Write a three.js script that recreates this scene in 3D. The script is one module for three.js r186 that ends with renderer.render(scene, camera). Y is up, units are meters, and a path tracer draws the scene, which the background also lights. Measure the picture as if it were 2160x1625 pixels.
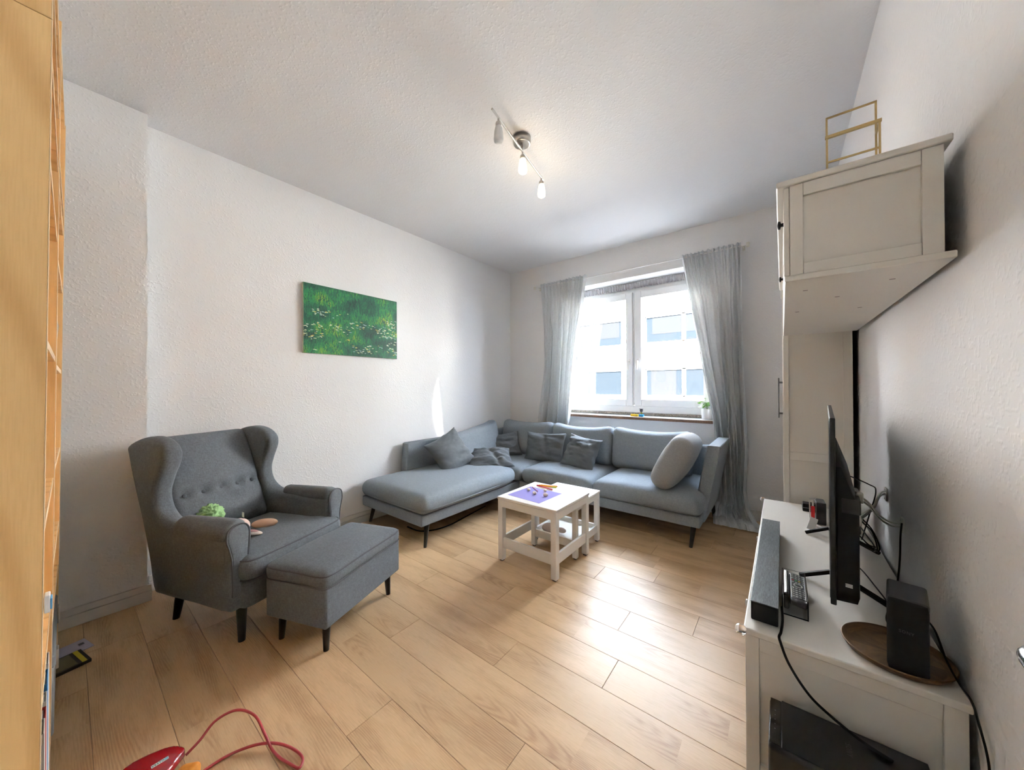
import * as THREE from 'three';
import { RoundedBoxGeometry } from 'three/addons/geometries/RoundedBoxGeometry.js';
import { TextGeometry } from 'three/addons/geometries/TextGeometry.js';
import { FontLoader } from 'three/addons/loaders/FontLoader.js';
import { mergeGeometries, mergeVertices, toCreasedNormals } from 'three/addons/utils/BufferGeometryUtils.js';

// ------------------------------------------------------------------ camera, sky, sun, exposure
const scene = new THREE.Scene();
const renderer = new THREE.WebGLRenderer();
renderer.toneMapping = THREE.LinearToneMapping;
renderer.toneMappingExposure = 2.65;
renderer.shadowMap.enabled = true;

const FPX = 733.5;                                   // focal length in pixels of the 2160 x 1625 frame
const camera = new THREE.PerspectiveCamera(2 * Math.atan(812.5 / FPX) * 180 / Math.PI, 2160 / 1625, 0.03, 120);
{
  const yaw = 37.863 * Math.PI / 180, pitch = 0.2786 * Math.PI / 180, roll = -0.2465 * Math.PI / 180;
  const f = new THREE.Vector3(-Math.sin(yaw) * Math.cos(pitch), Math.sin(pitch), -Math.cos(yaw) * Math.cos(pitch));
  const r = new THREE.Vector3(Math.cos(yaw), 0, -Math.sin(yaw)), u = new THREE.Vector3().crossVectors(r, f);
  const r2 = r.clone().multiplyScalar(Math.cos(roll)).addScaledVector(u, Math.sin(roll));
  const u2 = r.clone().multiplyScalar(-Math.sin(roll)).addScaledVector(u, Math.cos(roll));
  camera.position.set(0, 1.3, 0);
  camera.quaternion.setFromRotationMatrix(new THREE.Matrix4().makeBasis(r2, u2, f.clone().negate()));
}
scene.add(camera);

// pale hazy sky; the sun stands behind this house and lights the facade across the street
scene.background = new THREE.Color().setRGB(0.80, 0.95, 1.16);
scene.backgroundIntensity = 15;

const sun = new THREE.DirectionalLight(new THREE.Color().setRGB(1, 0.975, 0.93), 80);
{
  sun.target.position.set(2, 2, -19);
  sun.position.set(10, 30, 14);
  sun.castShadow = true;
  Object.assign(sun.shadow.camera, { left: -26, right: 26, top: 20, bottom: -20, near: 1, far: 80 });
  sun.shadow.mapSize.set(2048, 2048);
}
scene.add(sun, sun.target);

// ------------------------------------------------------------------ helpers
let seed = 7;
const rnd = () => { seed = (seed + 0x6D2B79F5) | 0; let t = Math.imul(seed ^ (seed >>> 15), 1 | seed); t = (t + Math.imul(t ^ (t >>> 7), 61 | t)) ^ t; return ((t ^ (t >>> 14)) >>> 0) / 4294967296; };
const rr = (a, b) => a + (b - a) * rnd();
const clamp = (x, a = 0, b = 1) => Math.min(b, Math.max(a, x));
const lerp = (a, b, t) => a + (b - a) * t;
const smooth = (a, b, x) => { const t = clamp((x - a) / (b - a)); return t * t * (3 - 2 * t); };
const hash = (x, y, s) => { let h = Math.imul(x | 0, 374761393) ^ Math.imul(y | 0, 668265263) ^ Math.imul(s | 0, 1274126177); h = Math.imul(h ^ (h >>> 13), 1274126177); return ((h ^ (h >>> 16)) >>> 0) / 4294967296; };
// value noise with periods px, py (0 = no wrap)
function vn(x, y, s = 0, px = 0, py = 0) {
  const xi = Math.floor(x), yi = Math.floor(y), fx = x - xi, fy = y - yi, u = fx * fx * (3 - 2 * fx), v = fy * fy * (3 - 2 * fy);
  const w = (i, p) => p ? ((i % p) + p) % p : i;
  const a = hash(w(xi, px), w(yi, py), s), b = hash(w(xi + 1, px), w(yi, py), s), c = hash(w(xi, px), w(yi + 1, py), s), d = hash(w(xi + 1, px), w(yi + 1, py), s);
  return lerp(lerp(a, b, u), lerp(c, d, u), v);
}
const fbm = (x, y, s = 0, n = 4) => { let a = 0.5, t = 0, k = 1; for (let i = 0; i < n; i++) { t += a * vn(x * k, y * k, s + i); a *= 0.5; k *= 2; } return t; };
function tex(w, h, fn, { srgb = true, tile = [1, 1], wrap = true } = {}) {
  const data = new Uint8Array(w * h * 4);
  for (let y = 0; y < h; y++) for (let x = 0; x < w; x++) {
    const c = fn(x / w, y / h, x, y), i = (y * w + x) * 4;
    if (typeof c === 'number') data[i] = data[i + 1] = data[i + 2] = clamp(c, 0, 255); else { data[i] = clamp(c[0], 0, 255); data[i + 1] = clamp(c[1], 0, 255); data[i + 2] = clamp(c[2], 0, 255); }
    data[i + 3] = 255;
  }
  const t = new THREE.DataTexture(data, w, h, THREE.RGBAFormat);
  t.magFilter = THREE.LinearFilter; t.minFilter = THREE.LinearMipmapLinearFilter; t.generateMipmaps = true;
  if (wrap) t.wrapS = t.wrapT = THREE.RepeatWrapping;
  t.repeat.set(1 / tile[0], 1 / tile[1]);
  if (srgb) t.colorSpace = THREE.SRGBColorSpace;
  t.needsUpdate = true;
  return t;
}
const std = (o) => new THREE.MeshStandardMaterial(o);
const phy = (o) => new THREE.MeshPhysicalMaterial(o);

// geometry helpers: uv in metres by the dominant face direction
function uvBox(g) {
  if (g.index) g = g.toNonIndexed();
  const p = g.attributes.position, n = p.count, uv = new Float32Array(n * 2), a = new THREE.Vector3(), b = new THREE.Vector3(), c = new THREE.Vector3();
  for (let i = 0; i < n; i += 3) {
    a.fromBufferAttribute(p, i); b.fromBufferAttribute(p, i + 1); c.fromBufferAttribute(p, i + 2);
    const e = b.clone().sub(a).cross(c.clone().sub(a)), ax = Math.abs(e.x), ay = Math.abs(e.y), az = Math.abs(e.z);
    [a, b, c].forEach((q, k) => { const j = (i + k) * 2; if (ax >= ay && ax >= az) { uv[j] = q.z; uv[j + 1] = q.y; } else if (ay >= az) { uv[j] = q.x; uv[j + 1] = q.z; } else { uv[j] = q.x; uv[j + 1] = q.y; } });
  }
  g.setAttribute('uv', new THREE.BufferAttribute(uv, 2));
  return g;
}
const at = (g, x = 0, y = 0, z = 0) => g.translate(x, y, z);
// chamfered box centred at (x, y, z)
const rb = (w, h, d, x = 0, y = 0, z = 0, r = 0.003, s = 1) => at(uvBox(new RoundedBoxGeometry(w, h, d, s, Math.min(r, w / 2.01, h / 2.01, d / 2.01))), x, y, z);
// box from extents
const rbe = (x0, x1, y0, y1, z0, z1, r = 0.003, s = 1) => rb(Math.abs(x1 - x0), Math.abs(y1 - y0), Math.abs(z1 - z0), (x0 + x1) / 2, (y0 + y1) / 2, (z0 + z1) / 2, r, s);
const pbox = (x0, x1, y0, y1, z0, z1) => at(uvBox(new THREE.BoxGeometry(Math.abs(x1 - x0), Math.abs(y1 - y0), Math.abs(z1 - z0))), (x0 + x1) / 2, (y0 + y1) / 2, (z0 + z1) / 2);
function weld(g, fn) {
  g.deleteAttribute('uv'); g.deleteAttribute('normal');
  g = mergeVertices(g, 1e-5);
  if (fn) { const p = g.attributes.position, v = new THREE.Vector3(); for (let i = 0; i < p.count; i++) { v.fromBufferAttribute(p, i); fn(v); p.setXYZ(i, v.x, v.y, v.z); } }
  g.computeVertexNormals();
  return uvBox(g);
}
// upholstered block: rounded box of fine mesh, then pushed by fn
function soft(w, h, d, r, fn, seg = 0.03) {
  const n = (l) => Math.max(6, Math.min(48, Math.round(l / seg)));
  const g = new THREE.BoxGeometry(w, h, d, n(w), n(h), n(d));
  const R = Math.min(r, w / 2, h / 2, d / 2) * 0.999;
  return weld(g, (v) => {
    const q = new THREE.Vector3(clamp(v.x, -w / 2 + R, w / 2 - R), clamp(v.y, -h / 2 + R, h / 2 - R), clamp(v.z, -d / 2 + R, d / 2 - R)), o = v.clone().sub(q), L = o.length();
    if (L > 1e-9) { const m = Math.max(Math.abs(o.x), Math.abs(o.y), Math.abs(o.z)); o.multiplyScalar(R / L * (m / R)); }
    v.copy(q).add(o);
    if (fn) fn(v);
  });
}
// throw pillow lying in the xy plane, thickness along z
function pillowGeo(w, h, t, { pinch = 0.1, wrinkle = 0.012, s = 1, n = 40, fold = 0 } = {}) {
  const pos = [], idx = [], N = n + 1;
  for (let side = 0; side < 2; side++) for (let j = 0; j < N; j++) for (let i = 0; i < N; i++) {
    const a = i / n * 2 - 1, b = j / n * 2 - 1, e = Math.pow(Math.max(0, (1 - Math.pow(Math.abs(a), 2.4)) * (1 - Math.pow(Math.abs(b), 2.4))), 0.55);
    const x = w / 2 * a * (1 - pinch * (1 - b * b) * Math.abs(a)), y = h / 2 * b * (1 - pinch * (1 - a * a) * Math.abs(b));
    let z = t / 2 * e;
    z += wrinkle * smooth(0, 0.35, e) * ((fbm(a * 2.2 + b * 0.7 + s * 3.1, b * 5 - a + s, s, 3) - 0.45) * 2.2 + 0.6 * Math.sin((b * 7 + a * 2 + 3 * fbm(a * 2, b * 2, s + 9)) * 1.6) * (1 - e * 0.5));
    if (fold) z -= fold * Math.exp(-Math.pow((a + 0.25 * b - 0.15) / 0.12, 2)) * e;
    pos.push(x, y, side ? -Math.max(z * 0.8, 0) : Math.max(z, 0));
  }
  for (let side = 0; side < 2; side++) for (let j = 0; j < n; j++) for (let i = 0; i < n; i++) {
    const q = side * N * N + j * N + i;
    side ? idx.push(q, q + N, q + 1, q + 1, q + N, q + N + 1) : idx.push(q, q + 1, q + N, q + 1, q + N + 1, q + N);
  }
  const g = new THREE.BufferGeometry(); g.setAttribute('position', new THREE.Float32BufferAttribute(pos, 3)); g.setIndex(idx);
  g.computeVertexNormals();
  return uvBox(weldKeep(g));
}
function weldKeep(g) { g = mergeVertices(new THREE.BufferGeometry().setAttribute('position', g.attributes.position).setIndex(g.index), 1e-6); g.computeVertexNormals(); return g; }
const V = (a) => new THREE.Vector3(...a);
const tube = (pts, r, seg = 0, rad = 8, closed = false) => { const c = new THREE.CatmullRomCurve3(pts.map(V), closed, 'centripetal'); return new THREE.TubeGeometry(c, seg || pts.length * 8, r, rad, closed); };
const bar = (a, b, r, n = 10) => { const A = V(a), B = V(b), d = B.clone().sub(A), g = new THREE.CylinderGeometry(r, r, d.length(), n); g.applyQuaternion(new THREE.Quaternion().setFromUnitVectors(new THREE.Vector3(0, 1, 0), d.normalize())); return g.translate((A.x + B.x) / 2, (A.y + B.y) / 2, (A.z + B.z) / 2); };
const sqbar = (a, b, w) => { const A = V(a), B = V(b), d = B.clone().sub(A), g = new THREE.BoxGeometry(w, d.length() + w, w); g.applyQuaternion(new THREE.Quaternion().setFromUnitVectors(new THREE.Vector3(0, 1, 0), d.normalize())); return g.translate((A.x + B.x) / 2, (A.y + B.y) / 2, (A.z + B.z) / 2); };
const lathe = (pts, n = 32) => new THREE.LatheGeometry(pts.map((p) => new THREE.Vector2(...p)), n);
function legGeo(x, z, y1, rt, rbm, dx, dz, n = 16) { const g = new THREE.CylinderGeometry(rt, rbm, y1, n); g.translate(0, y1 / 2, 0); const p = g.attributes.position; for (let i = 0; i < p.count; i++) { const k = 1 - p.getY(i) / y1; p.setXYZ(i, p.getX(i) + dx * k, p.getY(i), p.getZ(i) + dz * k); } g.computeVertexNormals(); return g.translate(x, 0, z); }
// extruded outline: points (a, b), extruded along the third axis, bevelled
function slab(pts, depth, bevel = 0.01, bs = 3, curve = false) {
  const s = new THREE.Shape();
  if (curve) { const c = new THREE.CatmullRomCurve3(pts.map((p) => new THREE.Vector3(p[0], p[1], 0)), true, 'centripetal'); s.setFromPoints(c.getPoints(90).slice(0, -1).map((p) => new THREE.Vector2(p.x, p.y))); }
  else s.setFromPoints(pts.map((p) => new THREE.Vector2(...p)));
  const g = new THREE.ExtrudeGeometry(s, { depth: depth - 2 * bevel, bevelEnabled: bevel > 0, bevelThickness: bevel, bevelSize: bevel, bevelOffset: -bevel, bevelSegments: bs, curveSegments: 8 });
  return uvBox(toCreasedNormals(g.translate(0, 0, -(depth - 2 * bevel) / 2), 0.7));
}
const clean = (g) => { g = g.index ? g.toNonIndexed() : g; for (const k of Object.keys(g.attributes)) if (!['position', 'normal', 'uv'].includes(k)) g.deleteAttribute(k); if (!g.attributes.uv) g = uvBox(g); return g; };
const join = (...gs) => mergeGeometries(gs.flat().map(clean));

const used = new Map();
function numbered(name) { const n = used.get(name) ?? 0; used.set(name, n + 1); return n ? `${name}_${String(n).padStart(3, '0')}` : name; }
function thing(name, label, category, [x, y, z] = [0, 0, 0], turn = 0, group) {
  const o = new THREE.Group(); o.name = numbered(name); scene.add(o); o.position.set(x, y, z); o.rotation.y = turn; o.userData = { label, category };
  if (group) o.userData.group = group;
  return o;
}
function part(name, g, m, parent, label) { const o = new THREE.Mesh(g, m); o.name = name; parent.add(o); if (label) o.userData.label = label; return o; }
function solo(name, g, m, label, category, group) { const o = part(numbered(name), g, m, scene); o.userData = { label, category }; if (group) o.userData.group = group; return o; }
function struct(name, g, m, label, parent) { const o = part(name, g, m, parent ?? scene); o.userData = { kind: 'structure', label, category: name.split('_')[0] }; return o; }
function structGroup(name, label) { const o = new THREE.Group(); o.name = name; scene.add(o); o.userData = { kind: 'structure', label, category: name.split('_')[0] }; return o; }

// ------------------------------------------------------------------ materials
const wallBump = tex(512, 512, (u, v) => {
  const a = vn(u * 64, v * 64, 1, 64, 64), b = vn(u * 110, v * 110, 2, 110, 110), c = vn(u * 24, v * 24, 3, 24, 24);
  return 255 * clamp(0.25 + 0.75 * smooth(0.5, 0.85, a * 0.65 + b * 0.35) + 0.2 * (c - 0.5));
}, { srgb: false, tile: [0.62, 0.62] });
const wallMat = std({ color: new THREE.Color().setRGB(0.84, 0.835, 0.83), roughness: 0.93, bumpMap: wallBump, bumpScale: 0.0009 });
const ceilMat = std({ color: new THREE.Color().setRGB(0.75, 0.745, 0.745), roughness: 0.95, bumpMap: wallBump, bumpScale: 0.0008 });
const plainWhite = std({ color: new THREE.Color().setRGB(0.78, 0.775, 0.76), roughness: 0.6 });
const skirtMat = std({ color: new THREE.Color().setRGB(0.74, 0.72, 0.68), roughness: 0.5 });
const upvc = phy({ color: new THREE.Color().setRGB(0.82, 0.83, 0.84), roughness: 0.32 });
const glass = phy({ color: 0xffffff, transmission: 1, thickness: 0, roughness: 0, ior: 1.5 });

const floorMats = [];
for (let k = 0; k < 7; k++) {
  const cy = 0.03 + 0.13 * hash(k, 1, 5), cx = hash(k, 2, 5) * 1.28, tone = (hash(k, 3, 5) - 0.5) * 16;
  floorMats.push(std({
    roughness: 0.39,
    map: tex(1024, 160, (u, v) => {
      const X = u * 1.286, Y = v * 0.194;
      const wy = Y + 0.012 * (fbm(X * 2.3, Y * 6, 20 + k, 3) - 0.45) * 2;
      const d = Math.sqrt(Math.pow((wy - cy) * 1.0, 2) + Math.pow((X - cx) * 0.075, 2)) + 0.010 * fbm(X * 6, Y * 40, 40 + k, 4);
      const ring = 0.5 + 0.5 * Math.sin(d * 900 + 3.5 * fbm(X * 3, Y * 10, 60 + k, 2));
      const fine = vn(X * 26, Y * 900, 80 + k) * 0.6 + vn(X * 60, Y * 1500, 90 + k) * 0.4;
      const cloud = fbm(X * 3.2, Y * 14, 100 + k, 3);
      const t = clamp(0.26 * Math.pow(ring, 1.6) * smooth(0.34, 0.6, cloud) + 0.42 * (fine - 0.36) + 0.62 * (cloud - 0.36));
      return [lerp(212, 148, t) + tone, lerp(177, 110, t) + tone * 0.9, lerp(135, 74, t) + tone * 0.8];
    }, { wrap: true }),
  }));
}
const woodDark = std({ color: new THREE.Color().setRGB(0.012, 0.009, 0.008), roughness: 0.42 });
const woodTex = (a, b, s, fx = 1.2, hh = 0.8) => tex(512, 1024, (u, v) => {
  const X = u * 0.4, Y = v * hh, w = X + 0.05 * (fbm(X * 3, Y * 1.6, s, 3) - 0.45);
  const d = Math.sqrt(Math.pow(w - 0.2, 2) + Math.pow((Y - 0.25) * 0.16, 2)) + 0.01 * fbm(X * 8, Y * 2, s + 3, 3);
  const ring = Math.pow(0.5 + 0.5 * Math.sin(d * 150 * fx), 6), fine = vn(X * 700, Y * 30, s + 5);
  const t = clamp(0.5 * ring + 0.2 * (fine - 0.4) + 0.5 * (fbm(X * 5, Y * 2, s + 7, 3) - 0.42));
  return a.map((c, i) => lerp(c, b[i], t));
}, { tile: [0.4, hh] });
const birch = std({ map: woodTex([248, 206, 142], [216, 166, 102], 11, 0.55, 2.4), roughness: 0.5 });
birch.map.offset.set(0.5, 0.5);
const birchEdge = std({ color: new THREE.Color().setRGB(0.78, 0.58, 0.35), roughness: 0.5 });
function fabric(base, contrast, s, { rough = 0.95, sheen = 0.4, bump = 0.0006, tile = 0.24 } = {}) {
  const f = (u, v, x, y) => { const a = ((x >> 1) + (y >> 1)) & 1 ? 1 : 0, n = vn(u * 128, v * 24, s, 128, 24) * 0.5 + vn(u * 24, v * 128, s + 1, 24, 128) * 0.5, m = vn(u * 200, v * 200, s + 2, 200, 200); return clamp(0.2 * a + 0.55 * n + 0.35 * m); };
  return phy({ map: tex(256, 256, (u, v, x, y) => { const k = 1 + contrast * (f(u, v, x, y) - 0.55); return base.map((c) => c * k); }, { tile: [tile, tile] }), bumpMap: tex(256, 256, (u, v, x, y) => 255 * f(u, v, x, y), { srgb: false, tile: [tile, tile] }), bumpScale: bump, roughness: rough, sheen, sheenRoughness: 0.6, sheenColor: new THREE.Color(0.5, 0.52, 0.55) });
}
const chairFab = fabric([98, 103, 108], 0.5, 31);
const sofaFab = fabric([134, 141, 147], 0.32, 41);
const pillowFab = fabric([104, 108, 110], 0.16, 51, { bump: 0.0002, sheen: 0.6 });
const greyCushFab = fabric([146, 146, 146], 0.25, 61);
const buttonFab = fabric([92, 96, 101], 0.4, 71);
const pipeFab = std({ color: new THREE.Color().setRGB(0.085, 0.092, 0.1), roughness: 0.95 });
const curtainMat = phy({ map: tex(256, 256, (u, v) => { const n = vn(u * 128, v * 20, 81, 128, 20) * 0.5 + vn(u * 20, v * 128, 82, 20, 128) * 0.5, k = 0.93 + 0.14 * n; return [214 * k, 217 * k, 218 * k]; }, { tile: [0.2, 0.2] }), roughness: 0.95, transmission: 0.06, thickness: 0, side: THREE.DoubleSide });
const lacquer = std({ color: new THREE.Color().setRGB(0.70, 0.665, 0.60), roughness: 0.42 });
const tableWhite = std({ color: new THREE.Color().setRGB(0.80, 0.76, 0.70), roughness: 0.4 });
const tableTop = std({ color: new THREE.Color().setRGB(0.82, 0.79, 0.74), roughness: 0.28 });
const blackPlastic = phy({ color: new THREE.Color().setRGB(0.008, 0.008, 0.009), roughness: 0.5 });
const blackMatt = phy({ color: new THREE.Color().setRGB(0.009, 0.009, 0.0095), roughness: 0.75, specularIntensity: 0.6 });
const blackGloss = phy({ color: new THREE.Color().setRGB(0.008, 0.008, 0.009), roughness: 0.12, clearcoat: 0.6 });
const greyPlastic = std({ color: new THREE.Color().setRGB(0.16, 0.165, 0.17), roughness: 0.5 });
const steel = std({ color: new THREE.Color().setRGB(0.55, 0.53, 0.50), roughness: 0.32, metalness: 1 });
const chrome = std({ color: new THREE.Color().setRGB(0.72, 0.73, 0.74), roughness: 0.16, metalness: 1 });
const brass = std({ color: new THREE.Color().setRGB(0.42, 0.30, 0.13), roughness: 0.38, metalness: 1 });
const white = std({ color: new THREE.Color().setRGB(0.8, 0.79, 0.77), roughness: 0.5 });
const ivory = std({ color: new THREE.Color().setRGB(0.72, 0.70, 0.62), roughness: 0.45 });
const flat = (r, g, b, rough = 0.6) => std({ color: new THREE.Color().setRGB(r, g, b), roughness: rough });

// ------------------------------------------------------------------ room
const XL = -3.21, XP = -3.075, XR = 0.35, ZB = -4.09, ZR = 0.34, H = 2.985, T = 0.28;
const WX0 = -2.33, WX1 = -0.55, WY0 = 0.925, WY1 = 2.585, ZW = -4.30;     // window opening and the inner face of its frame
{
  // floor of laminate planks, 194 x 1286 mm
  const floor = structGroup('floor', 'light oak laminate plank floor');
  part('subfloor', pbox(XL - 0.3, XR + 0.3, -0.12, -0.0085, ZR + 1.6, ZB - 0.01), flat(0.05, 0.035, 0.02, 0.9), floor);
  const PW = 0.194, PL = 1.286, joints = { 3: -1.29, 4: -0.748, 5: -1.613, 6: -1.07, 7: -0.622, 8: -1.38, 9: -0.70, 10: -0.377, 11: -1.015, 12: -0.682 };
  const cache = new Map();
  function plank(l, w, off) {
    const key = [l.toFixed(4), w.toFixed(4), off].join();
    if (cache.has(key)) return cache.get(key);
    const c = 0.0012, g = 0.0004, pos = [], uv = [], x0 = -l / 2 + g, x1 = l / 2 - g, z0 = -w / 2 + g, z1 = w / 2 - g;
    const P = (x, y, z) => { pos.push(x, y, z); uv.push((x + l / 2) / PL + off, (z + w / 2) / PW); };
    const quad = (a, b, d, e) => { for (const q of [a, b, d, a, d, e]) P(...q); };
    const t = [[x0 + c, 0, z1 - c], [x1 - c, 0, z1 - c], [x1 - c, 0, z0 + c], [x0 + c, 0, z0 + c]], m = [[x0, -c, z1], [x1, -c, z1], [x1, -c, z0], [x0, -c, z0]], b = m.map((q) => [q[0], -0.008, q[2]]);
    quad(...t);
    for (let i = 0; i < 4; i++) { const j = (i + 1) % 4; quad(m[i], m[j], t[j], t[i]); quad(b[i], b[j], m[j], m[i]); }
    quad(b[3], b[2], b[1], b[0]);
    const geo = new THREE.BufferGeometry(); geo.setAttribute('position', new THREE.Float32BufferAttribute(pos, 3)); geo.setAttribute('uv', new THREE.Float32BufferAttribute(uv, 2)); geo.computeVertexNormals();
    cache.set(key, geo); return geo;
  }
  let n = 0;
  for (let k = -8; k < 22; k++) {
    let zN = -0.0625 - PW * (k - 0), zF = zN - PW;                        // row k lies between zN (near) and zF (far)
    if (k === -8) zN = Math.min(zN, ZR + 1.5);
    zF = Math.max(zF, ZB + 0.004);
    if (zN - zF < 0.02) continue;
    const j0 = joints[k] ?? (-3.2 + 1.286 * hash(k, 4, 9));
    let x = j0; while (x > XL + 0.003) x -= PL;
    for (; x < XR - 0.003; x += PL) {
      const a = Math.max(x, XL + 0.003), b = Math.min(x + PL, XR - 0.003);
      if (b - a < 0.01) continue;
      const o = part('plank', plank(b - a, zN - zF, (n * 3 % 5) / 5), floorMats[Math.floor(hash(k, n, 6) * 7) % 7], floor);
      o.position.set((a + b) / 2, 0, (zN + zF) / 2); if (hash(n, k, 8) > 0.5) o.rotation.y = Math.PI;
      n++;
    }
  }
  struct('ceiling', pbox(XL - T, XR + T, H, H + T, ZR + 1.9, ZB - 0.6), ceilMat, 'white woodchip ceiling');
  struct('wall_left', pbox(XL - T, XL, 0, H, ZR + 1.9, ZB - 0.6), wallMat, 'white woodchip wall on the left behind the armchair');
  struct('wall_pier', pbox(XL - 0.01, XP, 0, H, -0.311, ZR + 0.02), wallMat, 'white wall pier beside the bookcase');
  struct('wall_right', pbox(XR, XR + T, 0, H, ZR + 1.9, ZB - 0.6), wallMat, 'white woodchip wall on the right behind the television');
  // rear wall with the doorway the camera looks in from
  const rear = new THREE.Shape([[XL - 0.02, 0], [-0.72, 0], [-0.72, 2.06], [0.27, 2.06], [0.27, 0], [XR + 0.02, 0], [XR + 0.02, H], [XL - 0.02, H]].map((p) => new THREE.Vector2(...p)));
  struct('wall_rear', uvBox(new THREE.ExtrudeGeometry(rear, { depth: 0.14, bevelEnabled: false })).translate(0, 0, ZR), wallMat, 'white wall behind the viewpoint with the doorway');
  struct('wall_hall', pbox(XL, XR, 0, H, ZR + 1.5, ZR + 1.65), wallMat, 'white wall of the hall beyond the doorway');
  // back wall with window opening
  const back = new THREE.Shape([[XL - 0.25, -0.12], [XR + 0.25, -0.12], [XR + 0.25, H + 0.1], [XL - 0.25, H + 0.1]].map((p) => new THREE.Vector2(...p)));
  back.holes.push(new THREE.Path([[WX0, WY0], [WX0, WY1], [WX1, WY1], [WX1, WY0]].map((p) => new THREE.Vector2(...p))));
  struct('wall_back', uvBox(new THREE.ExtrudeGeometry(back, { depth: 0.4, bevelEnabled: false })).translate(0, 0, ZB - 0.4), wallMat, 'white wall around the window');

  // skirting: a moulded lower board and a plain upper strip
  const skirt = (name, pts, label) => { const g = structGroup(name, label); for (const [x0, x1, z0, z1, nx, nz] of pts) {
    const a = part('board', rbe(Math.min(x0, x0 + nx * 0.016), Math.max(x1, x1 + nx * 0.016), 0, 0.062, Math.min(z0, z1 + Math.min(0, nz) * 0.016), Math.max(z1, z0 + Math.max(0, nz) * 0.016), 0.002), skirtMat, g);
    part('cap_strip', rbe(Math.min(x0, x0 + nx * 0.012), Math.max(x1, x1 + nx * 0.012), 0.063, 0.1, Math.min(z0, z1 + Math.min(0, nz) * 0.012), Math.max(z1, z0 + Math.max(0, nz) * 0.012), 0.003), skirtMat, g); } };
  skirt('baseboard_left', [[XL, XL, ZB, -0.33, 1, 0], [XP, XP, -0.33, ZR, 1, 0]], 'off-white two-part skirting board of the left wall');
  skirt('baseboard_back', [[XL, XR, ZB, ZB, 0, 1]], 'off-white skirting board under the window');
  skirt('baseboard_right', [[XR, XR, ZB, -0.7, -1, 0]], 'off-white skirting board of the right wall');
}

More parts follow.
